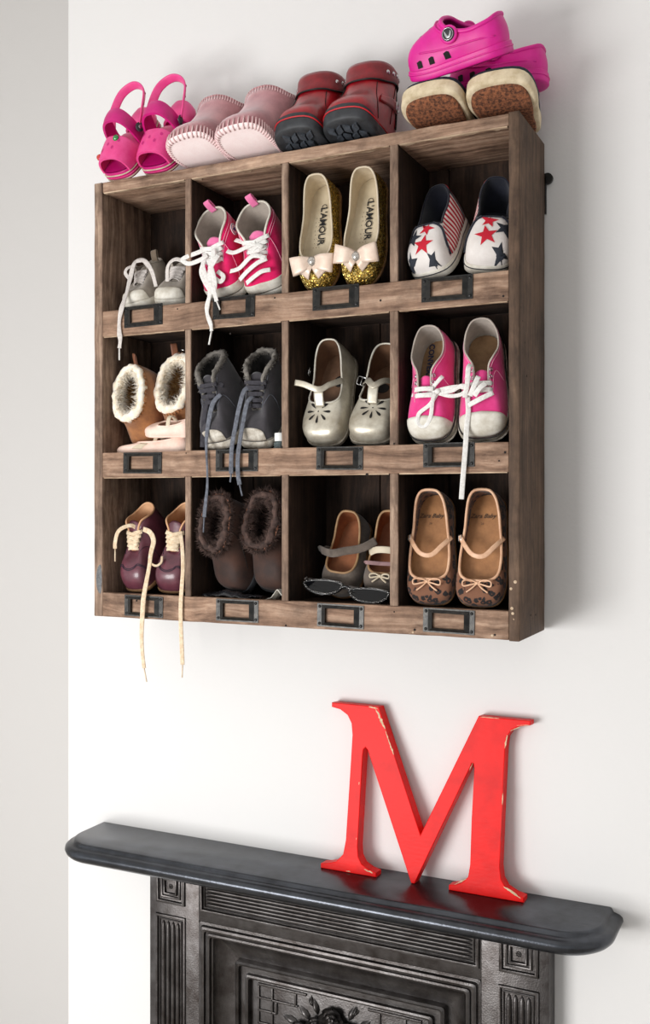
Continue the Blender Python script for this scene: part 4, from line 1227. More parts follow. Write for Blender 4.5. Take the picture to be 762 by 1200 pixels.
# --- pale pink ballet slippers lying flat
M_ballet = mat('pale_pink_leather', srgb(250, 224, 208), srgb(236, 200, 182), .55, nscale=50, bump=.2, bscale=200)
OPEN_BAL = [(0, 0, .30, .017), (.10, .36, .31, .017), (.2, .62, .36, .017), (.32, .72, .44, .017), (.46, .70, .55, .017), (.6, .62, .67, .018), (.74, .60, .79, .020), (.85, .50, .89, .023), (.93, .32, .945, .025), (1, 0, .955, .026)]
def ballet(loc, rot, label, mir=1, scl=1.0, fx=None):
    s = Shoe('ballet_slipper', label, 'pale pink ballet slippers', loc, rot, .122 * scl, .0165, [(u, x, y, z * 1.0) for u, x, y, z in OPEN_BAL], FOOT, (.003, .003), .013, .002, .0, 0, mir, fx=fx)
    s.upper(M_ballet); s.lining(M_ballet); s.insole(M_ballet, .92, .002); s.sole(M_ballet, .0005, 0)
    s.rim(M_ballet, .0013)
    s.patch('leather_patch', M_cream, .30, .42, .2, .8, .0006, 6, 4, False, 1)
    a, b = s.P(-1, .5, 1), s.P(1, .5, 1)
    s.ribbon('elastic', M_cream, [a, a.lerp(b, .3) + V((0, 0, .010)), a.lerp(b, .7) + V((0, 0, .010)), b], V((0, 0, 1)), .007, .001)
    return s
def curl(r):
    # soft heel folded up
    if r.y > .085:
        k = (r.y - .085) / .04; return V((r.x, r.y - .018 * k * k, r.z + .020 * k * k))
    return r
ballet((-.2990, -.1040, FLOOR[1] + .0005), (0, 0, R(-90)), 'pale pink ballet slipper lying flat along the rail under the sheepskin boots', 1, 1.03)
ballet((-.2440, -.1070, FLOOR[1] + .0300), (R(-4), R(24), R(-92)), 'crumpled pale pink ballet slipper with open heel resting on the flat one', -1, .66)

# --- grey fur-lined lace-up boots
M_charc = mat('charcoal_suede', srgb(70, 66, 70), srgb(48, 45, 50), .85, nscale=40, bump=.4, bscale=800, sheen=.4)
M_greyfur = mat('grey_fleece', srgb(136, 130, 122), srgb(84, 80, 76), .95, nscale=150)
M_greyfur_d = mat('dark_grey_fleece', srgb(64, 60, 58), srgb(38, 36, 36), .95, nscale=100, bump=.8, bscale=300)
OPEN_GB = [(0, 0, .30, .048), (.06, .22, .305, .048), (.12, .30, .33, .054), (.24, .36, .39, .070), (.36, .54, .47, .088), (.46, .72, .56, .096), (.58, .84, .68, .098), (.70, .82, .80, .098), (.82, .66, .91, .098), (.92, .38, .98, .099), (1, 0, .995, .099)]
def grey_boot(loc, rot, mir, label):
    s = Shoe('lace_up_boot', label, 'grey fur-lined lace-up boots', loc, rot, .106, .0250, OPEN_GB, FOOT_ROUND, (.011, .012), .033, .003, .003, .003, mir, th=.003, cat='boot')
    s.upper(M_charc); s.lining(M_greyfur_d); s.insole(M_greyfur_d); s.sole(M_grubby_rubber, .0018, .002)
    s.patch('toe_cap', M_grubby_rubber, 0, .18, .04, lambda u: max(.041, s.t_at(u, .035 * s.L)), .0012)
    s.fluff('fleece_trim', M_greyfur, 1.0, .0034, -.0022, .5, 240, loc[0] * 70)
    s.spikes('fleece_pile', M_greyfur, .95, 1.0, 700, .0048, .0005, True, 5, curl=1.0)
    s.spikes('fleece_edge', M_greyfur, .97, 1.0, 350, .0042, .0005, False, 6, curl=1.0)
    s.tongue(M_charc, .34, .55, .011, .013, .050, .092, .004)
    for sd in (-1, 1):
        s.line('seam', M_lace_grey, [(sd, .17, .80), (sd, .26, .72), (sd, .36, .66), (sd, .42, .45), (sd, .46, .12)], .0005)
        s.line('seam', M_lace_grey, [(sd, .12, .86), (sd, .22, .86), (sd, .34, .87), (sd, .42, .93)], .0004)
        s.patch('heel_counter', M_charc, .74, 1.0, .05, .45, .0010, 10, 5, False, sd)
    us = [.13, .19, .25, .31, .36]; s.eyelets(us, .92, M_dark, .0016)
    s.laces(us, .91, M_lace_dark, .0062, .0016, .004, False)
    return s
s = grey_boot((-.1180, -.113, FLOOR[1]), (R(42), R(-4), R(-6)), 1, 'charcoal suede lace-up boot with long grey laces trailing over the rail')
LG = M_lace_grey
s.wribbon('loose_lace', M_lace_dark, [at(262, 452, -.124), at(254, 450, -.130), at(246, 460, -.132), at(241, 480, -.132), at(238, 505, -.131), at(237, 524, -.130)], (.2, -1, .1), .0066, .0013)
s.wribbon('loose_lace', LG, [at(259, 462, -.130), at(250, 472, -.134), at(245, 492, -.136), at(242, 514, -.137), at(242, 530, -.1385), at(243, 552, -.1385), at(243, 570, -.138), at(241, 590, -.137), at(239.5, 606, -.136)], (.2, -1, .1), .0064, .0013, wf=lambda t: .0058 + .0016 * math.sin(t * 8) - .002 * t)
aglet(s, 'aglet', LG, at(239.5, 606, -.136), at(238.5, 624, -.1355), .0011)
s.wribbon('loose_lace', LG, [at(297, 455, -.124), at(287, 457, -.132), at(281, 475, -.136), at(276, 500, -.138), at(272, 523, -.1390), at(271, 545, -.1400), at(271, 555, -.1395)], (.2, -1, .1), .0064, .0013)
aglet(s, 'aglet', LG, at(271, 555, -.1395), at(270, 565, -.139), .0013)
s.wribbon('loose_lace', LG, [at(297, 464, -.126), at(290, 472, -.134), at(286, 490, -.137), at(282, 512, -.139), at(279, 535, -.1400), at(279, 555, -.1400), at(281, 568, -.1395)], (.2, -1, .1), .0062, .0013)
aglet(s, 'aglet', LG, at(281, 568, -.1395), at(284, 581, -.139), .0013)
grey_boot((-.0555, -.111, FLOOR[1]), (R(40), R(3), R(4)), -1, 'charcoal suede lace-up boot with grey laces tied, behind the small white-capped bottle')

# --- little bottle with a white cap
M_bglass = mat('pale_bottle_plastic', srgb(150, 168, 170), None, .12, spec=.6)
M_bglass.node_tree.nodes['Principled BSDF'].inputs['Transmission Weight'].default_value = .75
M_cap = mat('white_cap', srgb(240, 240, 236), None, .45)
b = empty('small_bottle', 'small clear bottle with a white screw cap beside the charcoal boots', 'bottle', (-.0195, -.1125, FLOOR[1] ))
def lathe(name, prof, m, parent, seg=24):
    rs = [[V((r * math.cos(2 * PI * k / seg), r * math.sin(2 * PI * k / seg), z)) for k in range(seg)] for r, z in prof]
    vs, fs = rings(rs, True, True, True); return mesh(name, vs, fs, m, parent, R(40))
lathe('bottle_body', [(.0080, 0), (.0092, .0008), (.0092, .0085), (.0086, .0105), (.0070, .0118), (.0070, .0135)], M_bglass, b)
lathe('bottle_cap', [(.0078, .0122), (.0080, .0126), (.0080, .0228), (.0074, .0236)], M_cap, b)

# --- silver T-bar shoes
M_silv = mat('silver_leather', srgb(216, 210, 194), srgb(170, 160, 142), .38, .45, nscale=30, bump=.2, bscale=160)
M_silv_rim = mat('silver_binding', srgb(222, 218, 206), srgb(186, 178, 162), .4, .35, nscale=60)
M_brown_in = mat('brown_leather_lining', srgb(128, 94, 70), srgb(92, 66, 48), .6, nscale=30)
OPEN_TBAR = [(0, 0, .34, .040), (.10, .50, .35, .038), (.2, .76, .41, .034), (.32, .78, .50, .032), (.46, .74, .60, .034), (.6, .70, .70, .040), (.74, .66, .81, .047), (.85, .54, .905, .053), (.93, .33, .957, .056), (1, 0, .968, .057)]
def tbar(loc, rot, mir, label, done):
    s = Shoe('silver_t_bar_shoe', label, 'silver T-bar shoes', loc, rot, .142, .0300, OPEN_TBAR, FOOT_ROUND, (.007, .008), .034, .003, .004, .002, mir)
    s.upper(M_silv); s.lining(M_brown_in); s.insole(M_brown_in, .95, .003); s.sole(mat('grey_welt', srgb(150, 142, 128), srgb(110, 102, 90), .6, nscale=120) if 'grey_welt' not in bpy.data.materials else bpy.data.materials['grey_welt'], .0022, .001)
    s.rim(M_silv_rim, .0015)
    # flower of teardrop cut-outs
    for k in range(8):
        a = k * PI / 4
        out = [(.0027 * math.sin(2 * PI * i / 12) * (.55 + .45 * -math.cos(2 * PI * i / 12)), -.0058 * math.cos(2 * PI * i / 12)) for i in range(12)]
        cx, cy = .0118 * math.sin(a), .0118 * math.cos(a)
        o2 = [(cx + x * math.cos(-a) - y * math.sin(-a), cy + x * math.sin(-a) + y * math.cos(-a)) for x, y in out]
        mx, my = cx, cy
        s.decal('cut_out', M_dark, [(x - mx, y - my) for x, y in o2], (mx, .030 + my * .95, .1), (0, .1, -1), (1, 0, 0), (0, 1, .1), .0005, nr=2)
    s.decal('cut_out', M_dark, oval(.0010, .0010, 10), (0, .030, .1), (0, .1, -1), (1, 0, 0), (0, 1, .1), .0006, nr=1)
    # T bar up from the vamp to the cross strap
    c = s.P(1, 0, .97, .001)
    T = s.D(V((0, .43 * s.L, .052)))
    s.ribbon('t_bar', M_silv, [c - V((0, .004, .001)), c.lerp(T, .5) + V((0, 0, .003)), T, T + V((0, .006, -.002))], V((0, -.4, 1)), .0145, .0016, 6)
    a, b2 = s.P(-1, .47, .98, .001), s.P(1, .47, .98, .001)
    if done:
        s.ribbon('strap', M_silv, [a, a.lerp(T, .5) + V((0, 0, .007)), T + V((0, 0, .002)), T.lerp(b2, .5) + V((0, 0, .007)), b2], V((0, -.3, 1)), .0095, .0016, 6)
        buckle(s, M_silver, b2 + V((-.003, -.002, .004)), (0.5, -.3, 1), (1, 0, -.4), .0055, .0062)
    else:
        # unfastened strap: comes round from the right and pokes out to the left
        e = T + V((-.033, .006, .010))
        s.ribbon('strap', M_silv, [b2, T.lerp(b2, .55) + V((0, -.004, .006)), T + V((.002, -.002, .004)), T.lerp(e, .6) + V((0, 0, .003)), e], V((0, -.5, 1)), .0085, .0016, 6)
        buckle(s, M_silver, a + V((-.005, .010, .006)), (-1, -.3, .4), (0, 1, 0), .005, .0055)
    vs, fs = disc_data(s.D(V((.005, .098, s.zsole(.098) + .0022))), (0, 0, 1), .0088, .0006, 24); s.part('insole_stamp', vs, fs, M_dark)
    return s
tbar((.0410, -.100, FLOOR[1] + .002), (R(66), R(2), R(-2)), 1, 'silver T-bar shoe with its strap unfastened and a flower cut into the toe', False)
tbar((.1150, -.106, FLOOR[1] + .001), (R(52), R(3), R(6)), -1, 'silver T-bar shoe with its strap buckled, half hidden by the divider', True)

# --- pink low canvas sneakers
M_pinkc = canvas('pink_canvas', srgb(236, 78, 148), srgb(218, 52, 126))
M_dkline = mat('black_foxing_line', srgb(36, 34, 34), None, .7)
M_kraft = mat('kraft_insole', srgb(150, 118, 84), srgb(124, 94, 66), .8, nscale=50)
def low_sneaker(loc, rot, mir, label, L=.144):
    s = Shoe('pink_canvas_sneaker', label, 'pink canvas sneakers', loc, rot, L, .0292, OPEN_LOW, FOOT_ROUND, (.010, .011), .034, .003, .004, .003, mir)
    s.upper(M_pinkc); s.lining(M_beige_lin); s.insole(M_kraft, .93, .004); s.sole(M_grubby_rubber, .0026, .006)
    s.edge_line(M_dkline, .0024, lambda y: s.zsole(y) + .0062, .0009, 'foxing_stripe')
    s.edge_line(M_grubby_rubber, .0032, .006, .0012, 'rand')
    s.patch('toe_cap', M_white_rubber, 0, .26, .08, lambda u: max(.081, s.t_at(u, (.150 + .25 * (.26 - u) ** 2) * s.L)), .0013)
    s.rim(M_beige_lin, .0012)
    s.tongue(M_pinkc, .34, .52, .008, .009, .043, .050, .004)
    us = [.14, .20, .26, .33]; s.eyelets(us, .91, M_silver, .0022)
    s.laces(us[:2], .90, M_lace_white, .0062, .0014, .004, False)
    for dt in (.88,):
        for sd in (-1, 1):
            s.line('stitching', M_stitch_p, [(sd, .12 + .1 * k, .93) for k in range(9)], .0004)
            s.line('stitching', M_stitch_p, [(sd, .13, .80), (sd, .22, .80), (sd, .32, .78), (sd, .40, .70), (sd, .42, .4)], .0004)
    return s
s = low_sneaker((.1965, -.102, FLOOR[1] + .002), (R(72), R(0), R(-2)), 1, 'pink canvas sneaker with worn white toe cap and its laces tied in a bow')
s.text('CONVERSE', M_ink_blue, .0108, -.0105, .110, (0, -1), (1, 0), spacing=1.0, bold=.0004)
for pts in ([(483, 463, -.126), (495, 463, -.130), (512, 459, -.133), (522, 458, -.133)], [(513, 460, -.133), (504, 474, -.136), (491, 485, -.137), (491, 497, -.136), (499, 499, -.136), (505, 487, -.137), (507, 470, -.137), (510, 461, -.135)],
            [(512, 458, -.133), (523, 455, -.134), (537, 453, -.134), (546, 455, -.133)], [(515, 461, -.135), (528, 464, -.137), (541, 462, -.137), (548, 455, -.135), (541, 452, -.134), (530, 458, -.135), (518, 459, -.135)],
            [(502, 462, -.128), (509, 452, -.131), (516, 444, -.130), (519, 441, -.127)]):
    s.wribbon('bow_lace', LW, [at(*p) for p in pts], (.35, -1, .25), .0052, .0014, 6)
vs, fs = disc_data(s.w(at(513, 459, -.134)), s.Mi.to_3x3() @ V((.3, -1, .2)), .0036, .003, 12, .001); s.part('lace_knot', vs, fs, LW)
s = low_sneaker((.2705, -.102, FLOOR[1] + .003), (R(70), R(-3), R(11)), -1, 'pink canvas sneaker with scuffed rubber toe, its lace dangling over the rail', .148)
for pts in ([(545, 466, -.138), (548, 448, -.141), (549, 432, -.140), (552, 427, -.134)], [(551, 464, -.142), (556, 452, -.143), (561, 441, -.138)], [(556, 464, -.143), (563, 454, -.143), (570, 449, -.138)], [(549, 475, -.143), (562, 468, -.144), (578, 460, -.137)]):
    s.wribbon('lace', LW, [at(*p) for p in pts], (.4, -1, .3), .0064, .0014, 6)
s.wribbon('loose_lace', LW, [at(548, 462, -.134), at(549, 482, -.138), at(547, 502, -.1395), at(546, 520, -.1395), at(544, 545, -.1392), at(542, 570, -.138), at(541, 585, -.136)], (.35, -1, 0), .0066, .0013, 8)

# ================================================================== row 3
# --- burgundy brogue boots
M_burg = mat('burgundy_leather', srgb(112, 60, 72), srgb(78, 40, 50), .34, nscale=26, coat=.25, bump=.15, bscale=200)
M_burg_in = mat('peach_leather_lining', srgb(232, 184, 142), srgb(206, 152, 110), .6, nscale=40)
M_thread = mat('dark_navy_thread', srgb(30, 26, 44), None, .7)
def brogue(loc, rot, mir, label):
    s = Shoe('brogue_boot', label, 'burgundy brogue boots', loc, rot, .114, .0265, OPEN_ANKLE, FOOT_ROUND, (.006, .008), .034, .003, .004, .002, mir, th=.002, cat='boot')
    s.upper(M_burg); s.lining(M_burg_in); s.insole(M_burg_in); s.sole(M_sole_tan, .0012, 0)
    s.rim(M_burg_in, .0016)
    s.tongue(M_burg, .36, .60, .010, .013, .052, .084, .004)
    us = [.14, .20, .26, .32, .38]; s.eyelets(us, .91, M_dark, .0014)
    s.laces(us, .90, M_lace_cream, .0066, .0015, .004, True)
    for o in (.0, .035):
        s.line('wing_tip_stitch', M_thread, [(-1, .20, .30 + o), (-1, .14, .44 + o), (-1, .09, .52 + o), (-1, .05, .48 + o), (1, 0, .44 + o), (1, .05, .48 + o), (1, .09, .52 + o), (1, .14, .44 + o), (1, .20, .30 + o)], .0005)
    for sd in (-1, 1):
        s.line('side_stitch', M_thread, [(sd, .14, .75), (sd, .24, .7), (sd, .34, .6), (sd, .42, .4), (sd, .46, .1)], .0004)
    return s
s = brogue((-.2635, -.110, FLOOR[2]), (R(40), R(-3), R(-8)), 1, 'burgundy leather brogue boot with a lace loop standing out and one hanging below the shelf')
LC = M_lace_cream
s.wribbon('loose_lace', LC, [at(164, 622, -.105), at(155, 616, -.114), at(145, 618, -.120), at(138, 624, -.122), at(135, 636, -.122), at(135, 643, -.122)], (.2, -1, .3), .0062, .0013, 8)
aglet(s, 'aglet', LC, at(135, 643, -.122), at(135, 658, -.122), .0011)
s.wribbon('loose_lace', LC, [at(168, 620, -.110), at(176, 624, -.120), at(180, 634, -.126), at(177, 648, -.130), at(175, 664, -.133), at(172, 680, -.136), at(168.5, 700, -.1415), at(167, 720, -.1415), at(166, 745, -.1405), at(167, 765, -.1395), at(169, 783, -.139)], (.2, -1, 0), .0066, .0013, 8, wf=lambda t: .0074 - .0012 * t + .0008 * math.sin(t * 12))
aglet(s, 'aglet', LC, at(169, 783, -.139), at(172, 799, -.1385), .0009)
s.wribbon('loose_lace', LC, [at(176, 660, -.131), at(183, 663, -.130), at(189, 659, -.126), at(190, 652, -.122)], (.2, -1, .1), .0034, .0013)
s = brogue((-.1970, -.110, FLOOR[2]), (R(40), R(2), R(2)), -1, 'burgundy leather brogue boot tucked against the divider, one cream lace hanging straight down')
s.wribbon('loose_lace', LC, [at(212, 626, -.115), at(214, 645, -.124), at(214.5, 668, -.130), at(213, 690, -.137), at(212, 706, -.1380), at(212, 730, -.1382), at(213, 755, -.1376), at(214, 779, -.137)], (.2, -1, 0), .0062, .0013, 8)
aglet(s, 'aglet', LC, at(214, 779, -.137), at(213.5, 794, -.1365), .0009)

# --- brown furry boots
M_brownb = mat('dark_brown_leather', srgb(74, 44, 31), srgb(44, 26, 19), .68, nscale=30, bump=.25, bscale=250, sheen=.15)
M_brfur = mat('dark_brown_fur', srgb(92, 70, 62), srgb(44, 31, 27), .9, nscale=120)
M_piping = mat('tan_piping', srgb(176, 116, 84), srgb(140, 88, 62), .6, nscale=80)
OPEN_BB = [(0, 0, .34, .078), (.1, .34, .35, .078), (.25, .74, .42, .081), (.4, .96, .54, .085), (.55, .98, .69, .089), (.7, .86, .84, .092), (.85, .50, .97, .094), (1, 0, 1.01, .095)]
def fur_boot(loc, rot, mir, label, W=.036):
    s = Shoe('furry_boot', label, 'dark brown furry boots', loc, rot, .118, W, OPEN_BB, FOOT_ROUND, (.010, .012), .034, .003, .003, .003, mir, k2=(.10, .06), h2=.034, vamp=(.25, .7), th=.004, cat='boot')
    s.upper(M_brownb); s.lining(M_brfur); s.insole(M_brfur); s.sole(M_black_r, .002, .002)
    s.rim(M_piping, .0015, 'piping', .985, .0006)
    s.fluff('fur_trim', M_brfur, 1.0, .0056, -.0044, .4, 120, loc[0] * 90)
    s.spikes('fur_pile', M_brfur, .90, 1.0, 5200, .0125, .0005, True, 8, curl=1.2)
    s.spikes('fur_edge', M_brfur, .955, 1.0, 1600, .0085, .0006, False, 12, curl=1.6)
    s.spikes('inner_fur', M_brfur, .4, .9, 700, .009, .001, True, 9, curl=1.0)
    for sd in (-1, 1):
        s.line('seam', M_black, [(sd, .5, .98), (sd, .48, .7), (sd, .40, .45), (sd, .30, .2)], .0006)
    return s
fur_boot((-.1115, -.070, FLOOR[2] + .004), (R(72), R(8), R(-16)), 1, 'dark brown boot with thick fur collar, its wide opening turned towards the burgundy boots', .0290)
fur_boot((-.0450, -.068, FLOOR[2] + .004), (R(68), R(4), R(-8)), -1, 'dark brown boot with rumpled fur collar, partly behind the divider', .0290)

# --- dark plastic sleeve and white paper scrap in front of the furry boots
M_plast = mat('dark_glossy_plastic', srgb(46, 46, 50), srgb(30, 30, 33), .18, nscale=40, bump=.4, bscale=60, spec=.6)
def lump(name, label, cat, loc, rot, sx, sy, sz, m, seed, amp=.35, group=None, flat=2.6):
    root = bpy.data.objects.new(name, None)
    bm = bmesh.new(); bmesh.ops.create_icosphere(bm, subdivisions=4, radius=1)
    for v in bm.verts:
        d = noise.noise(v.co * 1.7 + V((seed, 0, 0))) * amp + noise.noise(v.co * 4 + V((0, seed, 0))) * amp * .4
        v.co *= 1 + d
        v.co = V((v.co.x * sx, v.co.y * sy, max(-.98, v.co.z) * sz))
    bpy.data.objects.remove(root)
    lo = min(v.co.z for v in bm.verts)
    for v in bm.verts: v.co.z -= lo
    o = from_bm(name, bm, m, None, True, loc); o.rotation_euler = rot; tag(o, label, cat, group)
    return o
def crumple(name, label, cat, loc, rotz, w, h, m, seed, height, nx=14, ny=10, ridge=None):
    """thin crumpled sheet, with thickness"""
    rs = []; rr = random.Random(seed)
    top = []
    for i in range(nx + 1):
        for j in range(ny + 1):
            x = (i / nx - .5) * w; y = (j / ny - .5) * h
            z = abs(noise.noise(V((x * 55 + seed, y * 55, 0)))) * height + abs(noise.noise(V((x * 140, y * 140 + seed, 3)))) * height * .35
            if ridge: z += ridge(i / nx, j / ny)
            top.append(V((x, y, z + .0006)))
    vs = top + [p - V((0, 0, .0006)) for p in top]
    n = len(top); W_ = ny + 1
    fs = gridf(nx + 1, W_) + [tuple(k + n for k in f) for f in gridf(nx + 1, W_)]
    for i in range(nx): fs += [(i * W_, (i + 1) * W_, n + (i + 1) * W_, n + i * W_), (i * W_ + ny, (i + 1) * W_ + ny, n + (i + 1) * W_ + ny, n + i * W_ + ny)]
    for j in range(ny): fs += [(j, j + 1, n + j + 1, n + j), (nx * W_ + j, nx * W_ + j + 1, n + nx * W_ + j + 1, n + nx * W_ + j)]
    lo = min(v.z for v in vs)
    vs = [v - V((0, 0, lo)) for v in vs]
    o = mesh(name, vs, fs, m, None, True, loc); o.rotation_euler = (0, 0, rotz); tag(o, label, cat)
    return o
crumple('plastic_sleeve', 'glossy dark plastic sleeve lying crumpled in front of the furry brown boots', 'packaging', (-.0980, -.1085, FLOOR[2]), R(1), .088, .022, M_plast, 4, .006, 20, 8, lambda a, b: .008 * math.sin(PI * b) * math.sin(PI * min(1, a * 1.1 + .05)))
M_paper = mat('white_tissue', srgb(240, 236, 226), srgb(222, 216, 204), .8, nscale=40)
crumple('paper_scrap', 'crumpled white paper scrap beside the furry brown boots', 'paper', (-.0235, -.1130, FLOOR[2]), R(-8), .030, .018, M_paper, 9, .004, 12, 8, lambda a, b: .016 * max(0, 1 - abs(a - .7) * 2.6) * (1 - .4 * abs(b - .5)))

# --- taupe suede strap shoes
M_taupe = mat('taupe_suede', srgb(112, 100, 90), srgb(80, 70, 62), .85, nscale=50, bump=.3, bscale=600, sheen=.3)
M_rust = mat('rust_leather_lining', srgb(166, 104, 66), srgb(128, 76, 48), .6, nscale=30)
M_tan_rim = mat('tan_edge', srgb(176, 140, 100), srgb(146, 112, 78), .6, nscale=60)
def taupe(loc, rot, mir, label, first):
    s = Shoe('taupe_strap_shoe', label, 'taupe suede strap shoes', loc, rot, .116, .0285, OPEN_FLAT, FOOT, (.006, .008), .024, .003, .004, .002, mir)
    s.upper(M_taupe); s.lining(M_rust); s.insole(M_rust, .95, .003); s.sole(M_sole_tan, .0012, 0); s.rim(M_tan_rim, .0017)
    a, b2 = s.P(-1, .42, .97, .0016), s.P(1, .42, .97, .0016)
    if mir < 0: a, b2 = b2, a
    if first:
        s.ribbon('strap', M_taupe, [a + V((-.002, .004, -.006)), a + V((-.008, -.002, .008)), a.lerp(b2, .35) + V((0, -.010, .020)), a.lerp(b2, .75) + V((0, -.004, .020)), b2 + V((.008, .006, .014)), b2 + V((.024, .020, .012))], V((0, -.8, .9)), .0115, .002, 8)
    else:
        s.ribbon('strap', M_cream, [a, a.lerp(b2, .3) + V((0, 0, .012)), a.lerp(b2, .7) + V((0, 0, .012)), b2], V((0, -.3, 1)), .0095, .0018, 8)
        s.ribbon('scalloped_edge', mat('mauve_suede', srgb(150, 118, 118), srgb(120, 92, 94), .85, nscale=60), [s.P(-1, .26, 1.0, .002), s.P(-1, .18, 1.0, .004) + V((0, .006, .006)), s.P(1, 0, 1.0, .003) + V((0, .012, .004)), s.P(1, .18, 1.0, .004) + V((0, .006, .006)), s.P(1, .26, 1.0, .002)], V((0, -.5, 1)), .0055, .0014, 6)
        cord_bow(s, M_cream, s.P(1, 0, .88, .003), s.nrm(1, 0, .88), (1, 0, 0), .013, .0012)
    return s
taupe((.0490, -.070, FLOOR[2] + .0015), (R(64), R(6), R(-4)), 1, 'taupe suede shoe with its long strap sticking out sideways, behind the sunglasses', True)
taupe((.1190, -.070, FLOOR[2] + .0015), (R(64), R(2), R(4)), -1, 'taupe suede shoe with cream strap and small cord bow, half behind the divider', False)

# --- spotted sunglasses
def dots():
    m, nt, bsdf, L = new_mat('black_white_dots'); N = nt.nodes
    tc = N.new('ShaderNodeTexCoord'); vo = N.new('ShaderNodeTexVoronoi'); vo.inputs['Scale'].default_value = 420; vo.inputs['Randomness'].default_value = .3
    L.new(tc.outputs['Object'], vo.inputs['Vector'])
    rp = N.new('ShaderNodeValToRGB'); rp.color_ramp.interpolation = 'CONSTANT'; e = rp.color_ramp.elements
    e[0].position = 0; e[0].color = srgb(226, 222, 218); e[1].position = .22; e[1].color = srgb(14, 13, 14)
    L.new(vo.outputs['Distance'], rp.inputs['Fac']); L.new(rp.outputs['Color'], bsdf.inputs['Base Color']); bsdf.inputs['Roughness'].default_value = .3
    return m
M_dots = dots()
M_lens = mat('dark_lens', srgb(12, 13, 16), None, .06, spec=.35)
M_temple = mat('grey_temple', srgb(110, 104, 100), srgb(70, 66, 64), .45, nscale=200)
sg = empty('sunglasses', 'black sunglasses with white dotted frame lying folded in front of the taupe shoes', 'sunglasses', (.0780, -.1105, FLOOR[2] + .0190), (R(-38), R(7.5), R(-2)))
for sd in (-1, 1):
    cx = sd * .0345
    # lens outline: flat top, round below, a little winged
    ol = [(cx + .0285 * math.cos(a) * (1 if math.sin(a) > 0 else .96), (.0070 if math.sin(a) > 0 else .0145) * math.sin(a) + (.0035 * sd * math.cos(a) * sd if math.sin(a) > 0 else 0)) for a in [2 * PI * k / 36 for k in range(36)]]
    vs, fs = tube_data([V((x, 0, z)) for x, z in ol], .0021, 8, True); fr = mesh('lens_rim', vs, fs, M_dots, sg)
    vs = [V((cx, -.0006, -.006))] + [V((x, -.0006, z)) for x, z in ol] + [V((cx, .0006, -.006))] + [V((x, .0006, z)) for x, z in ol]
    fs = [(0, 1 + k, 1 + (k + 1) % 36) for k in range(36)] + [(37, 38 + k, 38 + (k + 1) % 36) for k in range(36)]
    mesh('lens', vs, fs, M_lens, sg)
    vs, fs = ribbon_data(catmull([V((sd * .064, .001, .006)), V((sd * .064, .006, .0065)), V((sd * .052, .0085 + .003 * (sd > 0), .0085)), V((-sd * .02, .0095 + .003 * (sd > 0), .0085)), V((-sd * .050, .0105 + .003 * (sd > 0), .006))], 6), V((0, 1, 0)), .0052, .0024)
    mesh('temple_arm', vs, fs, M_temple, sg)
vs, fs = tube_data(catmull([V((-.0085, 0, .000)), V((0, -.001, .0030)), V((.0085, 0, .000))], 5), .0021, 8); mesh('bridge', vs, fs, M_dots, sg)

# --- leopard print flats
def leopard():
    m, nt, bsdf, L = new_mat('leopard_print'); N = nt.nodes
    tc = N.new('ShaderNodeTexCoord'); nz = N.new('ShaderNodeTexNoise'); nz.inputs['Scale'].default_value = 120; nz.inputs['Detail'].default_value = 2
    L.new(tc.outputs['Object'], nz.inputs['Vector'])
    ad = N.new('ShaderNodeVectorMath'); ad.operation = 'MULTIPLY_ADD'; ad.inputs[1].default_value = (.006, .006, .006); L.new(nz.outputs['Color'], ad.inputs[0]); L.new(tc.outputs['Object'], ad.inputs[2])
    vo = N.new('ShaderNodeTexVoronoi'); vo.inputs['Scale'].default_value = 120; L.new(ad.outputs[0], vo.inputs['Vector'])
    rp = N.new('ShaderNodeValToRGB'); e = rp.color_ramp.elements
    e[0].position = .0; e[0].color = srgb(104, 58, 38); e[1].position = .62; e[1].color = srgb(122, 80, 56)
    for p, c in ((.16, srgb(104, 58, 38)), (.21, srgb(20, 13, 12)), (.47, srgb(20, 13, 12)), (.53, srgb(118, 76, 54))):
        k = e.new(p); k.color = c
    L.new(vo.outputs['Distance'], rp.inputs['Fac']); L.new(rp.outputs['Color'], bsdf.inputs['Base Color']); bsdf.inputs['Roughness'].default_value = .8
    bsdf.inputs['Sheen Weight'].default_value = .2
    return m
M_leo = leopard()
M_pipe_p = mat('blush_piping', srgb(232, 190, 156), srgb(206, 158, 124), .45, nscale=60)
M_in_tan = mat('caramel_insole', srgb(184, 130, 82), srgb(150, 102, 62), .55, nscale=40, bump=.15, bscale=260)
OPEN_LEO = [(0, 0, .20, .026), (.10, .48, .207, .026), (.2, .80, .26, .025), (.32, .88, .38, .024), (.46, .84, .52, .025), (.6, .76, .66, .028), (.74, .70, .79, .034), (.85, .58, .90, .041), (.93, .36, .96, .045), (1, 0, .972, .046)]
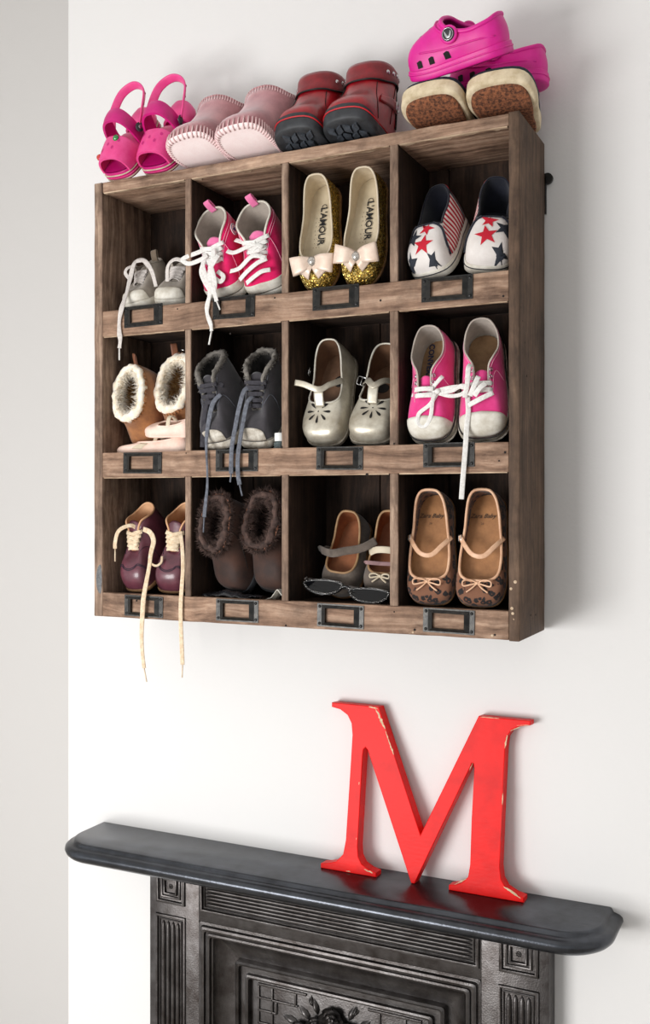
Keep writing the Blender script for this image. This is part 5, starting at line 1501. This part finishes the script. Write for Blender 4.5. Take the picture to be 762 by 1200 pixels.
def leo(loc, rot, mir, label):
    s = Shoe('leopard_flat', label, 'leopard print flats', loc, rot, .147, .0305, OPEN_LEO, FOOT_ROUND, (.005, .007), .022, .002, .003, .001, mir)
    s.upper(M_leo); s.lining(M_leo); s.insole(M_in_tan, .96, .0030); s.sole(M_sole_tan, .0012, 0); s.rim(M_pipe_p, .0019)
    a, b2 = s.P(-1, .50, .97, .0012), s.P(1, .50, .97, .0012)
    if mir < 0: a, b2 = b2, a
    s.ribbon('strap', M_pipe_p, [a + V((-.0015, .004, -.003)), a + V((0, 0, .003)), a.lerp(b2, .3) + V((0, -.020, .008)), a.lerp(b2, .6) + V((0, -.023, .008)), a.lerp(b2, .85) + V((0, -.010, .006)), b2 + V((.0015, .003, -.002))], V((0, -.5, 1)), .0062, .0016, 8)
    buckle(s, M_silver, a + V((-.0022, .001, .001)), (-.8, -.6, .5), (0, 1, .2), .0042, .0045)
    s.text('Zara Baby', M_ink_soft, .0080, -.006, .117, (1, 0), (0, 1), bold=.0001, shear=.35)
    s.text('26', M_ink_soft, .0040, -.006, .107, (1, 0), (0, 1))
    cord_bow(s, M_pipe_p, s.P(1, 0, .93, .0016), s.nrm(1, 0, .93), (1, 0, 0), .0175, .0011)
    # stitched heel tip
    s.line('heel_stitch', M_tan_rim, [(-1, .90, .90), (-1, .96, .78), (1, 1, .72), (1, .96, .78), (1, .90, .90)], .0006)
    return s
leo((.1950, -.104, FLOOR[2] + .001), (R(74), R(0), R(2)), 1, 'leopard print flat with blush strap, standing nearer the taupe suede shoes')
leo((.2650, -.104, FLOOR[2] + .001), (R(74), R(0), R(2)), -1, 'leopard print flat with blush strap, standing beside the right side board')
# ================================================================== shoes standing on top of the shelf
TOP = SZ1 + .0016
# --- pink rubber strap sandals
M_pinkr = mat('pink_rubber', srgb(234, 84, 150), srgb(222, 58, 132), .42, nscale=30, sss=.15)
M_magr = mat('deep_magenta_rubber', srgb(206, 18, 124), srgb(186, 10, 108), .40, nscale=30)
M_creamr = mat('cream_rubber_layer', srgb(214, 204, 178), srgb(180, 168, 140), .7, nscale=80)
M_gem_g = mat('green_gem', srgb(20, 130, 50), None, .08, spec=.8, coat=.6)
M_gem_r = mat('red_gem', srgb(190, 30, 24), None, .08, spec=.8, coat=.6)
def arch(s, name, m, y0, y1, h0, h1, th=.003, k0=1.0, k1=1.0, base=None, bulge=1.0, a0=0.0, ny=8, na=24, zb=None, lean=0.0):
    """rubber band arching from one side of the footbed to the other"""
    outer = []; inner = []
    for i in range(ny + 1):
        t = i / ny; y = s.L * (y0 + (y1 - y0) * t); h = h0 + (h1 - h0) * t + .002 * math.sin(PI * t); k = k0 + (k1 - k0) * t
        # half width of the footprint at y
        hw = max(abs(s.F(1, q / 60).x) for q in range(61) if abs(s.F(1, q / 60).y - y) < .05 * s.L) * k
        ro, ri = [], []
        for j in range(na + 1):
            a = a0 + (PI - 2 * a0) * j / na
            ca, sa = math.cos(a), math.sin(a)
            x = math.copysign(abs(ca) ** .75, ca); z = abs(sa) ** .8
            zz = s.zsole(y) - .003 if zb is None else zb
            yy = y + lean * z
            ro.append(s.D(V((x * hw, yy, zz + z * h)))); ri.append(s.D(V((x * (hw - th), yy, zz + z * (h - th)))))
        outer.append(ro); inner.append(ri)
    loops = [o + i[::-1] for o, i in zip(outer, inner)]
    vs, fs = rings(loops, True, True, True)
    s.bvh = BVHTree.FromPolygons([tuple(v) for v in vs], fs)
    return s.part(name, vs, fs, m, smooth=R(60))
def sandal(loc, rot, mir, label, gems):
    s = Shoe('strap_sandal', label, 'pink rubber strap sandals', loc, rot, .120, .0285, OPEN_FLAT, FOOT_ROUND, (.016, .019), .03, .002, .003, .003, mir, cat='sandal')
    s.sole(M_magr, .001, 0); s.insole(M_magr, .94, .0006, 'footbed')
    for z, m in ((.0035, M_creamr), (.0075, M_pinkr), (.0115, M_creamr)): s.edge_line(m, .0016, z, .0030, 'sole_layer', flat=.0014)
    arch(s, 'heel_cup', M_pinkr, .72, 1.00, .016, .020, .003, 1.06, 1.03)
    v = arch(s, 'vamp', M_pinkr, .055, .36, .026, .036, .0032, 1.06, 1.07)
    for x, y in ((-.012, .022), (-.002, .030), (.009, .024), (.016, .036), (-.017, .038)):
        s.decal('vent_hole', M_magr, oval(.0021, .0026, 12), (x, y + .004, .1), (0, -.1, -1), (1, 0, 0), (0, 1, 0), .0005, nr=1)
    if gems:
        for x, y, m in ((.010, .038, M_gem_g), (-.021, .016, M_gem_r)):
            p = s.hitd((x, y, .1), (0, 0, -1), .0002)
            vs, fs = disc_data(p, (.2 if x > 0 else -.5, -.5, 1), .0048, .002, 18, .0025); s.part('gem_charm', vs, fs, m)
    side = arch(s, 'instep_band', M_pinkr, .37, .60, .020, .016, .003, 1.06, 1.05, a0=0.0)
    arch(s, 'instep_strap', M_magr, .42, .60, .056, .060, .0034, 1.12, 1.10, zb=.012, lean=.004)
    # heel strap
    for yy in (0,):
        a, b = s.D(V((-.030, .60 * s.L, .040))), s.D(V((.030, .60 * s.L, .040)))
        path = [a, s.D(V((-.031, .76 * s.L, .050))), s.D(V((-.024, 1.02 * s.L, .060))), s.D(V((0, 1.12 * s.L, .064))), s.D(V((.024, 1.02 * s.L, .060))), s.D(V((.031, .76 * s.L, .050))), b]
        path = catmull(path, 6)
        ctr = V((0, .6 * s.L, .07))
        vs, fs = ribbon_data(path, [(p - ctr).normalized() for p in path], .0125, .0030); hs = s.part('heel_strap', vs, fs, M_pinkr)
        for k in (8, 11, 25, 28):
            p = path[k]; n = (p - ctr).normalized(); vs, fs = disc_data(p + n * .0010, n, .0023, .0008, 12); s.part('strap_hole', vs, fs, M_magr, hs)
    for sd in (-1, 1):
        vs, fs = disc_data(s.D(V((sd * .0325, .56 * s.L, .040))), (sd, -.15, .2), .0068, .0016, 20, .0010); r_ = s.part('rivet', vs, fs, M_black_r)
        c = s.D(V((sd * .0325, .56 * s.L, .040))) + V((sd, -.15, .2)).normalized() * .0026
        vs, fs = disc_data(c, (sd * s.mir, -.15, .2), .0032, .0006, 5); s.part('rivet_emblem', vs, fs, M_silver, r_)
    return s
sandal((-.2870, -.117, TOP), (R(58), R(5), R(-10)), 1, 'pink rubber sandal with green and red gem charms at the shelf corner', True)
sandal((-.2160, -.115, TOP), (R(58), R(4), R(-6)), -1, 'pink rubber sandal with a black rivet, next to the pink suede slipper boots', False)

# --- pink suede slipper boots, soles turned out
M_psuede = mat('dusty_pink_suede', srgb(196, 136, 140), srgb(160, 102, 108), .9, nscale=28, bump=.35, bscale=700, sheen=.6)
M_psole = mat('pale_pink_suede_sole', srgb(254, 238, 236), srgb(248, 226, 224), .95, nscale=40, bump=.2, bscale=600)
M_pthread = mat('pink_thread', srgb(244, 214, 212), srgb(220, 180, 182), .8, nscale=300)
OPEN_PB = [(u, x, y, .100) for u, x, y in ((0, 0, .42), (.1, .36, .43), (.25, .74, .49), (.4, .92, .60), (.55, .92, .73), (.7, .80, .87), (.85, .46, .975), (1, 0, 1.01))]
def slipper(loc, rot, mir, label, fx=None):
    s = Shoe('slipper_boot', label, 'pink suede slipper boots', loc, rot, .132, .0375, OPEN_PB, FOOT_ROUND, (.004, .004), .036, .003, .002, .010, mir, k2=(.10, .06), h2=.055, vamp=(.25, .65), th=.002, cat='slipper', fx=fx)
    s.upper(M_psuede); s.lining(M_psuede); s.insole(M_psuede); s.sole(M_psole, .0024, 0, inset=.0005)
    s.rim(M_psuede, .0016, 'edge')
    for k in range(84):
        a = k / 42; sd, u = (1, a) if a <= 1 else (-1, 2 - a)
        e0, e1 = s.P(sd, u, .0, .0024), s.P(sd, u, .10, .0012)
        f = s.F(sd, u)
        b0 = s.D(V((f.x * .93, s.L * .5 + (f.y - s.L * .5) * .95, -.0006)))
        vs, fs = tube_data([b0, e0 - V((0, 0, .003)), e0, e1], .0011, 5); s.part('blanket_stitch', vs, fs, M_pthread)
    for k in range(60):
        a = k / 30; sd, u = (1, a) if a <= 1 else (-1, 2 - a)
        vs, fs = tube_data([s.P(sd, u, .95, .0008), s.P(sd, u, 1.0, .0012)], .0006, 5); s.part('edge_stitch', vs, fs, M_pthread)
    loop_tab(s, M_psuede, s.P(1, 1, .98, .001), (0, .3, 1), (0, 1, 0), .017, .014, .0022)
    return s
def slump(r, k=1.0):
    # soft shaft sagging
    if r.z > .06: q = (r.z - .06) / .04; return V((r.x * (1 + .06 * q * math.sin(r.y * 90)), r.y + .004 * q, r.z - .006 * q * math.cos(r.y * 80)))
    return r
slipper((-.1440, -.168, TOP + .0190), (R(-8), R(-3), R(-4)), 1, 'dusty pink suede slipper boot, its pale sole tipped outward beside the pink sandals', slump)
slipper((-.0600, -.167, TOP + .0190), (R(-8), R(-3), R(-2)), -1, 'dusty pink suede slipper boot with a pull tab, its pale sole beside the red boots', slump)

# --- red leather ankle boots
M_redb = mat('dark_red_leather', srgb(172, 14, 30), srgb(112, 8, 18), .36, nscale=24, coat=.2, bump=.2, bscale=140)
M_redc = mat('dark_red_suede_cuff', srgb(134, 10, 24), srgb(96, 6, 16), .8, nscale=40, sheen=.3)
M_redt = mat('bright_red_welt', srgb(200, 24, 36), None, .4)
M_tread = mat('slate_rubber', srgb(66, 72, 80), srgb(40, 43, 48), .6, nscale=120)
OPEN_RB = [(u, x, y, .112) for u, x, y in ((0, 0, .43), (.1, .36, .44), (.25, .74, .50), (.4, .90, .60), (.55, .90, .72), (.7, .78, .85), (.85, .44, .955), (1, 0, .99))]
def red_boot(loc, rot, mir, label):
    s = Shoe('ankle_boot', label, 'red leather ankle boots', loc, rot, .122, .0330, OPEN_RB, FOOT_ROUND, (.010, .012), .042, .003, .003, .012, mir, k2=(.06, .05), h2=.058, vamp=(.25, .65), th=.0025, cat='boot')
    s.upper(M_redb); s.lining(M_redc); s.insole(M_redc); s.sole(M_black_r, .0028, .003)
    s.patch('toe_rubber', M_black_r, 0, .22, .0, lambda u: .11 - .15 * u, .0018)
    s.edge_line(M_redt, .0026, lambda y: s.zsole(y) + .0045, .0009, 'welt')
    # tread blocks
    g = MB()
    for i in range(9):
        for j in range(-2, 3):
            x = j * .0115 + (.004 if i % 2 else -.002); y = .012 + i * .0145
            hw = max(abs(s.F(1, q / 60).x) for q in range(61) if abs(s.F(1, q / 60).y - y) < .05 * s.L)
            if abs(x) + .006 > hw * .93: continue
            sh = .003 if j % 2 else -.003
            vs = [s.D(V((x + dx, y + dy + sh * dx / .005, z))) for z in (-.0022, .001) for dx, dy in ((-.0045, -.0045), (.0045, -.0045), (.0045, .0045), (-.0045, .0045))]
            g.add(vs, [(0, 1, 2, 3), (4, 7, 6, 5), (0, 4, 5, 1), (1, 5, 6, 2), (2, 6, 7, 3), (3, 7, 4, 0)])
    g.build('tread', M_tread, s.root, False)
    rs = [s.ring(.80 + .2 * i / 6, .0030 if 0 < i < 6 else .0012) for i in range(7)] + [s.ring(1.0, -.003)]
    vs, fs = rings(rs); cf = s.part('cuff', vs, fs, M_redc)
    vs, fs = tube_data(s.ring(.80, .0022), .0012, 6, True); s.part('cuff_piping', vs, fs, M_black, cf)
    for sd in (-1, 1):
        for u in (.34, .46, .58, .70):
            p, n = s.P(sd, u, .91, .0030), s.nrm(sd, u, .91); vs, fs = disc_data(p, n, .0030, .001, 14, .0012); s.part('stud', vs, fs, M_silver, cf)
        s.patch('side_strap', M_redb, .28, .75, .42, .56, .0022, 12, 4, False, sd)
        s.line('seam', M_black, [(sd, .62, .8), (sd, .60, .55), (sd, .62, .2)], .0006)
        s.line('seam', M_black, [(sd, .20, .78), (sd, .22, .55), (sd, .27, .30), (sd, .30, .10)], .0006)
        c = s.P(sd, .68, .48, .004); buckle(s, M_silver, c, s.nrm(sd, .68, .48), (0, 0, 1), .006, .005, .0010)
        vs, fs = tube_data([s.P(sd, .78, t, .0012) for t in (.2, .4, .6, .8, .95)], .0012, 6); s.part('zip', vs, fs, M_black)
    return s
red_boot((.0150, -.150, TOP + .0070), (R(-3), R(0), R(-4)), 1, 'dark red leather ankle boot standing next to the pink slipper boots')
red_boot((.0930, -.149, TOP + .0078), (R(-3), R(0), R(-2)), -1, 'dark red leather ankle boot with studded cuff, standing next to the cork soled shoes')

# --- cork soled shoes, toes tipped up
M_cork = mat('rough_cork', srgb(150, 92, 60), srgb(66, 38, 26), .9, nscale=260, bump=1.0, bscale=420, lo=.38, hi=.62)
M_rand = mat('cream_rand', srgb(224, 208, 178), srgb(190, 170, 136), .75, nscale=60, bump=.4, bscale=700)
M_navyup = mat('navy_suede', srgb(44, 50, 66), srgb(28, 32, 44), .85, nscale=50)
OPEN_CK = [(0, 0, .52, .040), (.10, .45, .525, .040), (.2, .70, .56, .040), (.32, .78, .62, .040), (.46, .78, .69, .040), (.6, .74, .77, .041), (.74, .66, .85, .042), (.85, .54, .92, .043), (.93, .33, .957, .044), (1, 0, .968, .044)]
def cork_shoe(loc, rot, mir, label):
    s = Shoe('cork_soled_shoe', label, 'cork soled shoes', loc, rot, .112, .0400, OPEN_CK, FOOT_ROUND, (.0150, .0150), .016, .002, .002, .010, mir)
    s.upper(M_navyup); s.lining(M_navyup); s.insole(M_tan); s.sole(M_rand, .0020, 0, inset=.002)
    # cork underside plate
    N = s.N; rs = []
    for k, z in ((.90, .0004), (.90, -.0030), (.86, -.0040), (.6, -.0040), (.3, -.0040)):
        rs.append([s.D(V((s.F(*q).x * k, s.L * .5 + (s.F(*q).y - s.L * .5) * (k + .03), z))) for q in [((1, j / 32) if j <= 32 else (-1, 2 - j / 32)) for j in range(N)]])
    vs, fs = rings(rs, True, False, True); s.part('cork_underside', vs, fs, M_cork)
    s.rim(M_navyup, .0015)
    return s
cork_shoe((.2030, -.150, TOP + .0250), (R(-12), R(0), R(-6)), 1, 'cork soled shoe with cream rand tipped up beside the red boots')
cork_shoe((.2935, -.145, TOP + .0250), (R(-12), R(0), R(0)), -1, 'cork soled shoe with cream rand tipped up over the right corner of the shelf')

# --- magenta clogs lying across the cork shoes
M_clog = mat('magenta_clog_rubber', srgb(224, 26, 150), srgb(206, 16, 134), .45, nscale=20, sss=.1)
M_clog_d = mat('magenta_clog_inside_shaded', srgb(150, 14, 104), srgb(120, 8, 82), .6, nscale=30)  # same rubber, darkened to paint the shade inside and in the holes
OPEN_CLOG = [(0, 0, .44, .064), (.1, .5, .445, .062), (.2, .80, .48, .055), (.32, .88, .56, .047), (.46, .88, .65, .042), (.6, .84, .74, .040), (.74, .78, .84, .041), (.85, .62, .925, .043), (.93, .36, .968, .046), (1, 0, .978, .047)]
def clog(loc, rot, mir, label):
    s = Shoe('rubber_clog', label, 'magenta rubber clogs', loc, rot, .128, .0310, OPEN_CLOG, FOOT_ROUND, (.012, .014), .034, .003, .003, .006, mir, th=.003, cat='clog')
    s.upper(M_clog); s.lining(M_clog_d); s.insole(M_clog_d); s.sole(M_clog, .0022, .001)
    s.rim(M_clog, .0028, 'rolled_rim', 1.0, -.0006)
    s.edge_line(M_clog, .0022, .0085, .0012, 'sole_ridge')
    for x, y in ((-.012, .028), (-.004, .022), (.004, .028), (.012, .024), (-.008, .038), (.0, .036), (.009, .038), (-.016, .040), (.016, .038), (.0, .048)):
        s.decal('vent_hole', M_clog_d, oval(.0028, .0022, 12), (x, y, .12), (0, 0, -1), (1, 0, 0), (0, 1, 0), .0005, nr=2)
    for sd in (-1, 1):
        for y in (.008, .0235, .040):
            o = s.hitd((sd * .12, y, .022), (-sd, .0, 0), .0006)
            s.decal('side_vent', M_dark, [(-.0035, -.0042), (.0035, -.0042), (.0035, .0034), (.001, .0048), (-.0035, .0034)], (sd * .12, y + (.004 if y < .01 else 0), .021), (-sd, (.55 if y < .01 else 0), 0), (0, 1, 0), (0, 0, 1), .0006, nr=2)
        c = s.P(sd, .34, .86, .0015); n = s.nrm(sd, .34, .80)
        vs, fs = disc_data(c, n, .0110, .003, 24, .0012); s.part('rivet_boss', vs, fs, M_clog)
        vs, fs = disc_data(c + n * .0030, n, .0082, .0016, 24, .0008); rv = s.part('rivet', vs, fs, M_black_r)
        a = V((0, 1, 0)); a = (a - n * a.dot(n)).normalized(); b3 = n.cross(a)
        if b3.z < 0: b3 = -b3
        c2 = c + n * .0052
        vs, fs = tube_data([c2 + (a * math.cos(2 * PI * k / 20) + b3 * math.sin(2 * PI * k / 20)) * .0068 for k in range(20)], .0005, 5, True); s.part('emblem_ring', vs, fs, M_silver, rv)
        vs, fs = ribbon_data(catmull([c2 + a * x + b3 * y for x, y in ((-.0038, .0036), (-.0030, .0005), (-.0012, -.0030), (.0018, -.0028), (.0034, .0002), (.0040, .0030))], 4), n, lambda t: .0012 + .0016 * math.sin(PI * t), .0007); s.part('emblem', vs, fs, M_silver, rv)
        # moulded strap groove on the upper
        s.line('strap_moulding', M_clog, [(sd, .34, .90), (sd, .26, .86), (sd, .16, .88), (sd, .06, .90), (sd, 0.0, .90)], .0016, .0008)
        s.line('side_ridge', M_clog, [(sd, .22, .30), (sd, .34, .42), (sd, .5, .50), (sd, .7, .46), (sd, .88, .30)], .0012, .0004)
    return s
clog((.1820, -.108, TOP + .0650), (R(4), R(26), R(-98)), 1, 'magenta rubber clog with a round emblem rivet lying across the cork soled shoes')
clog((.2050, -.045, TOP + .0560), (R(2), R(2), R(-92)), -1, 'magenta rubber clog lying behind the other, against the wall')
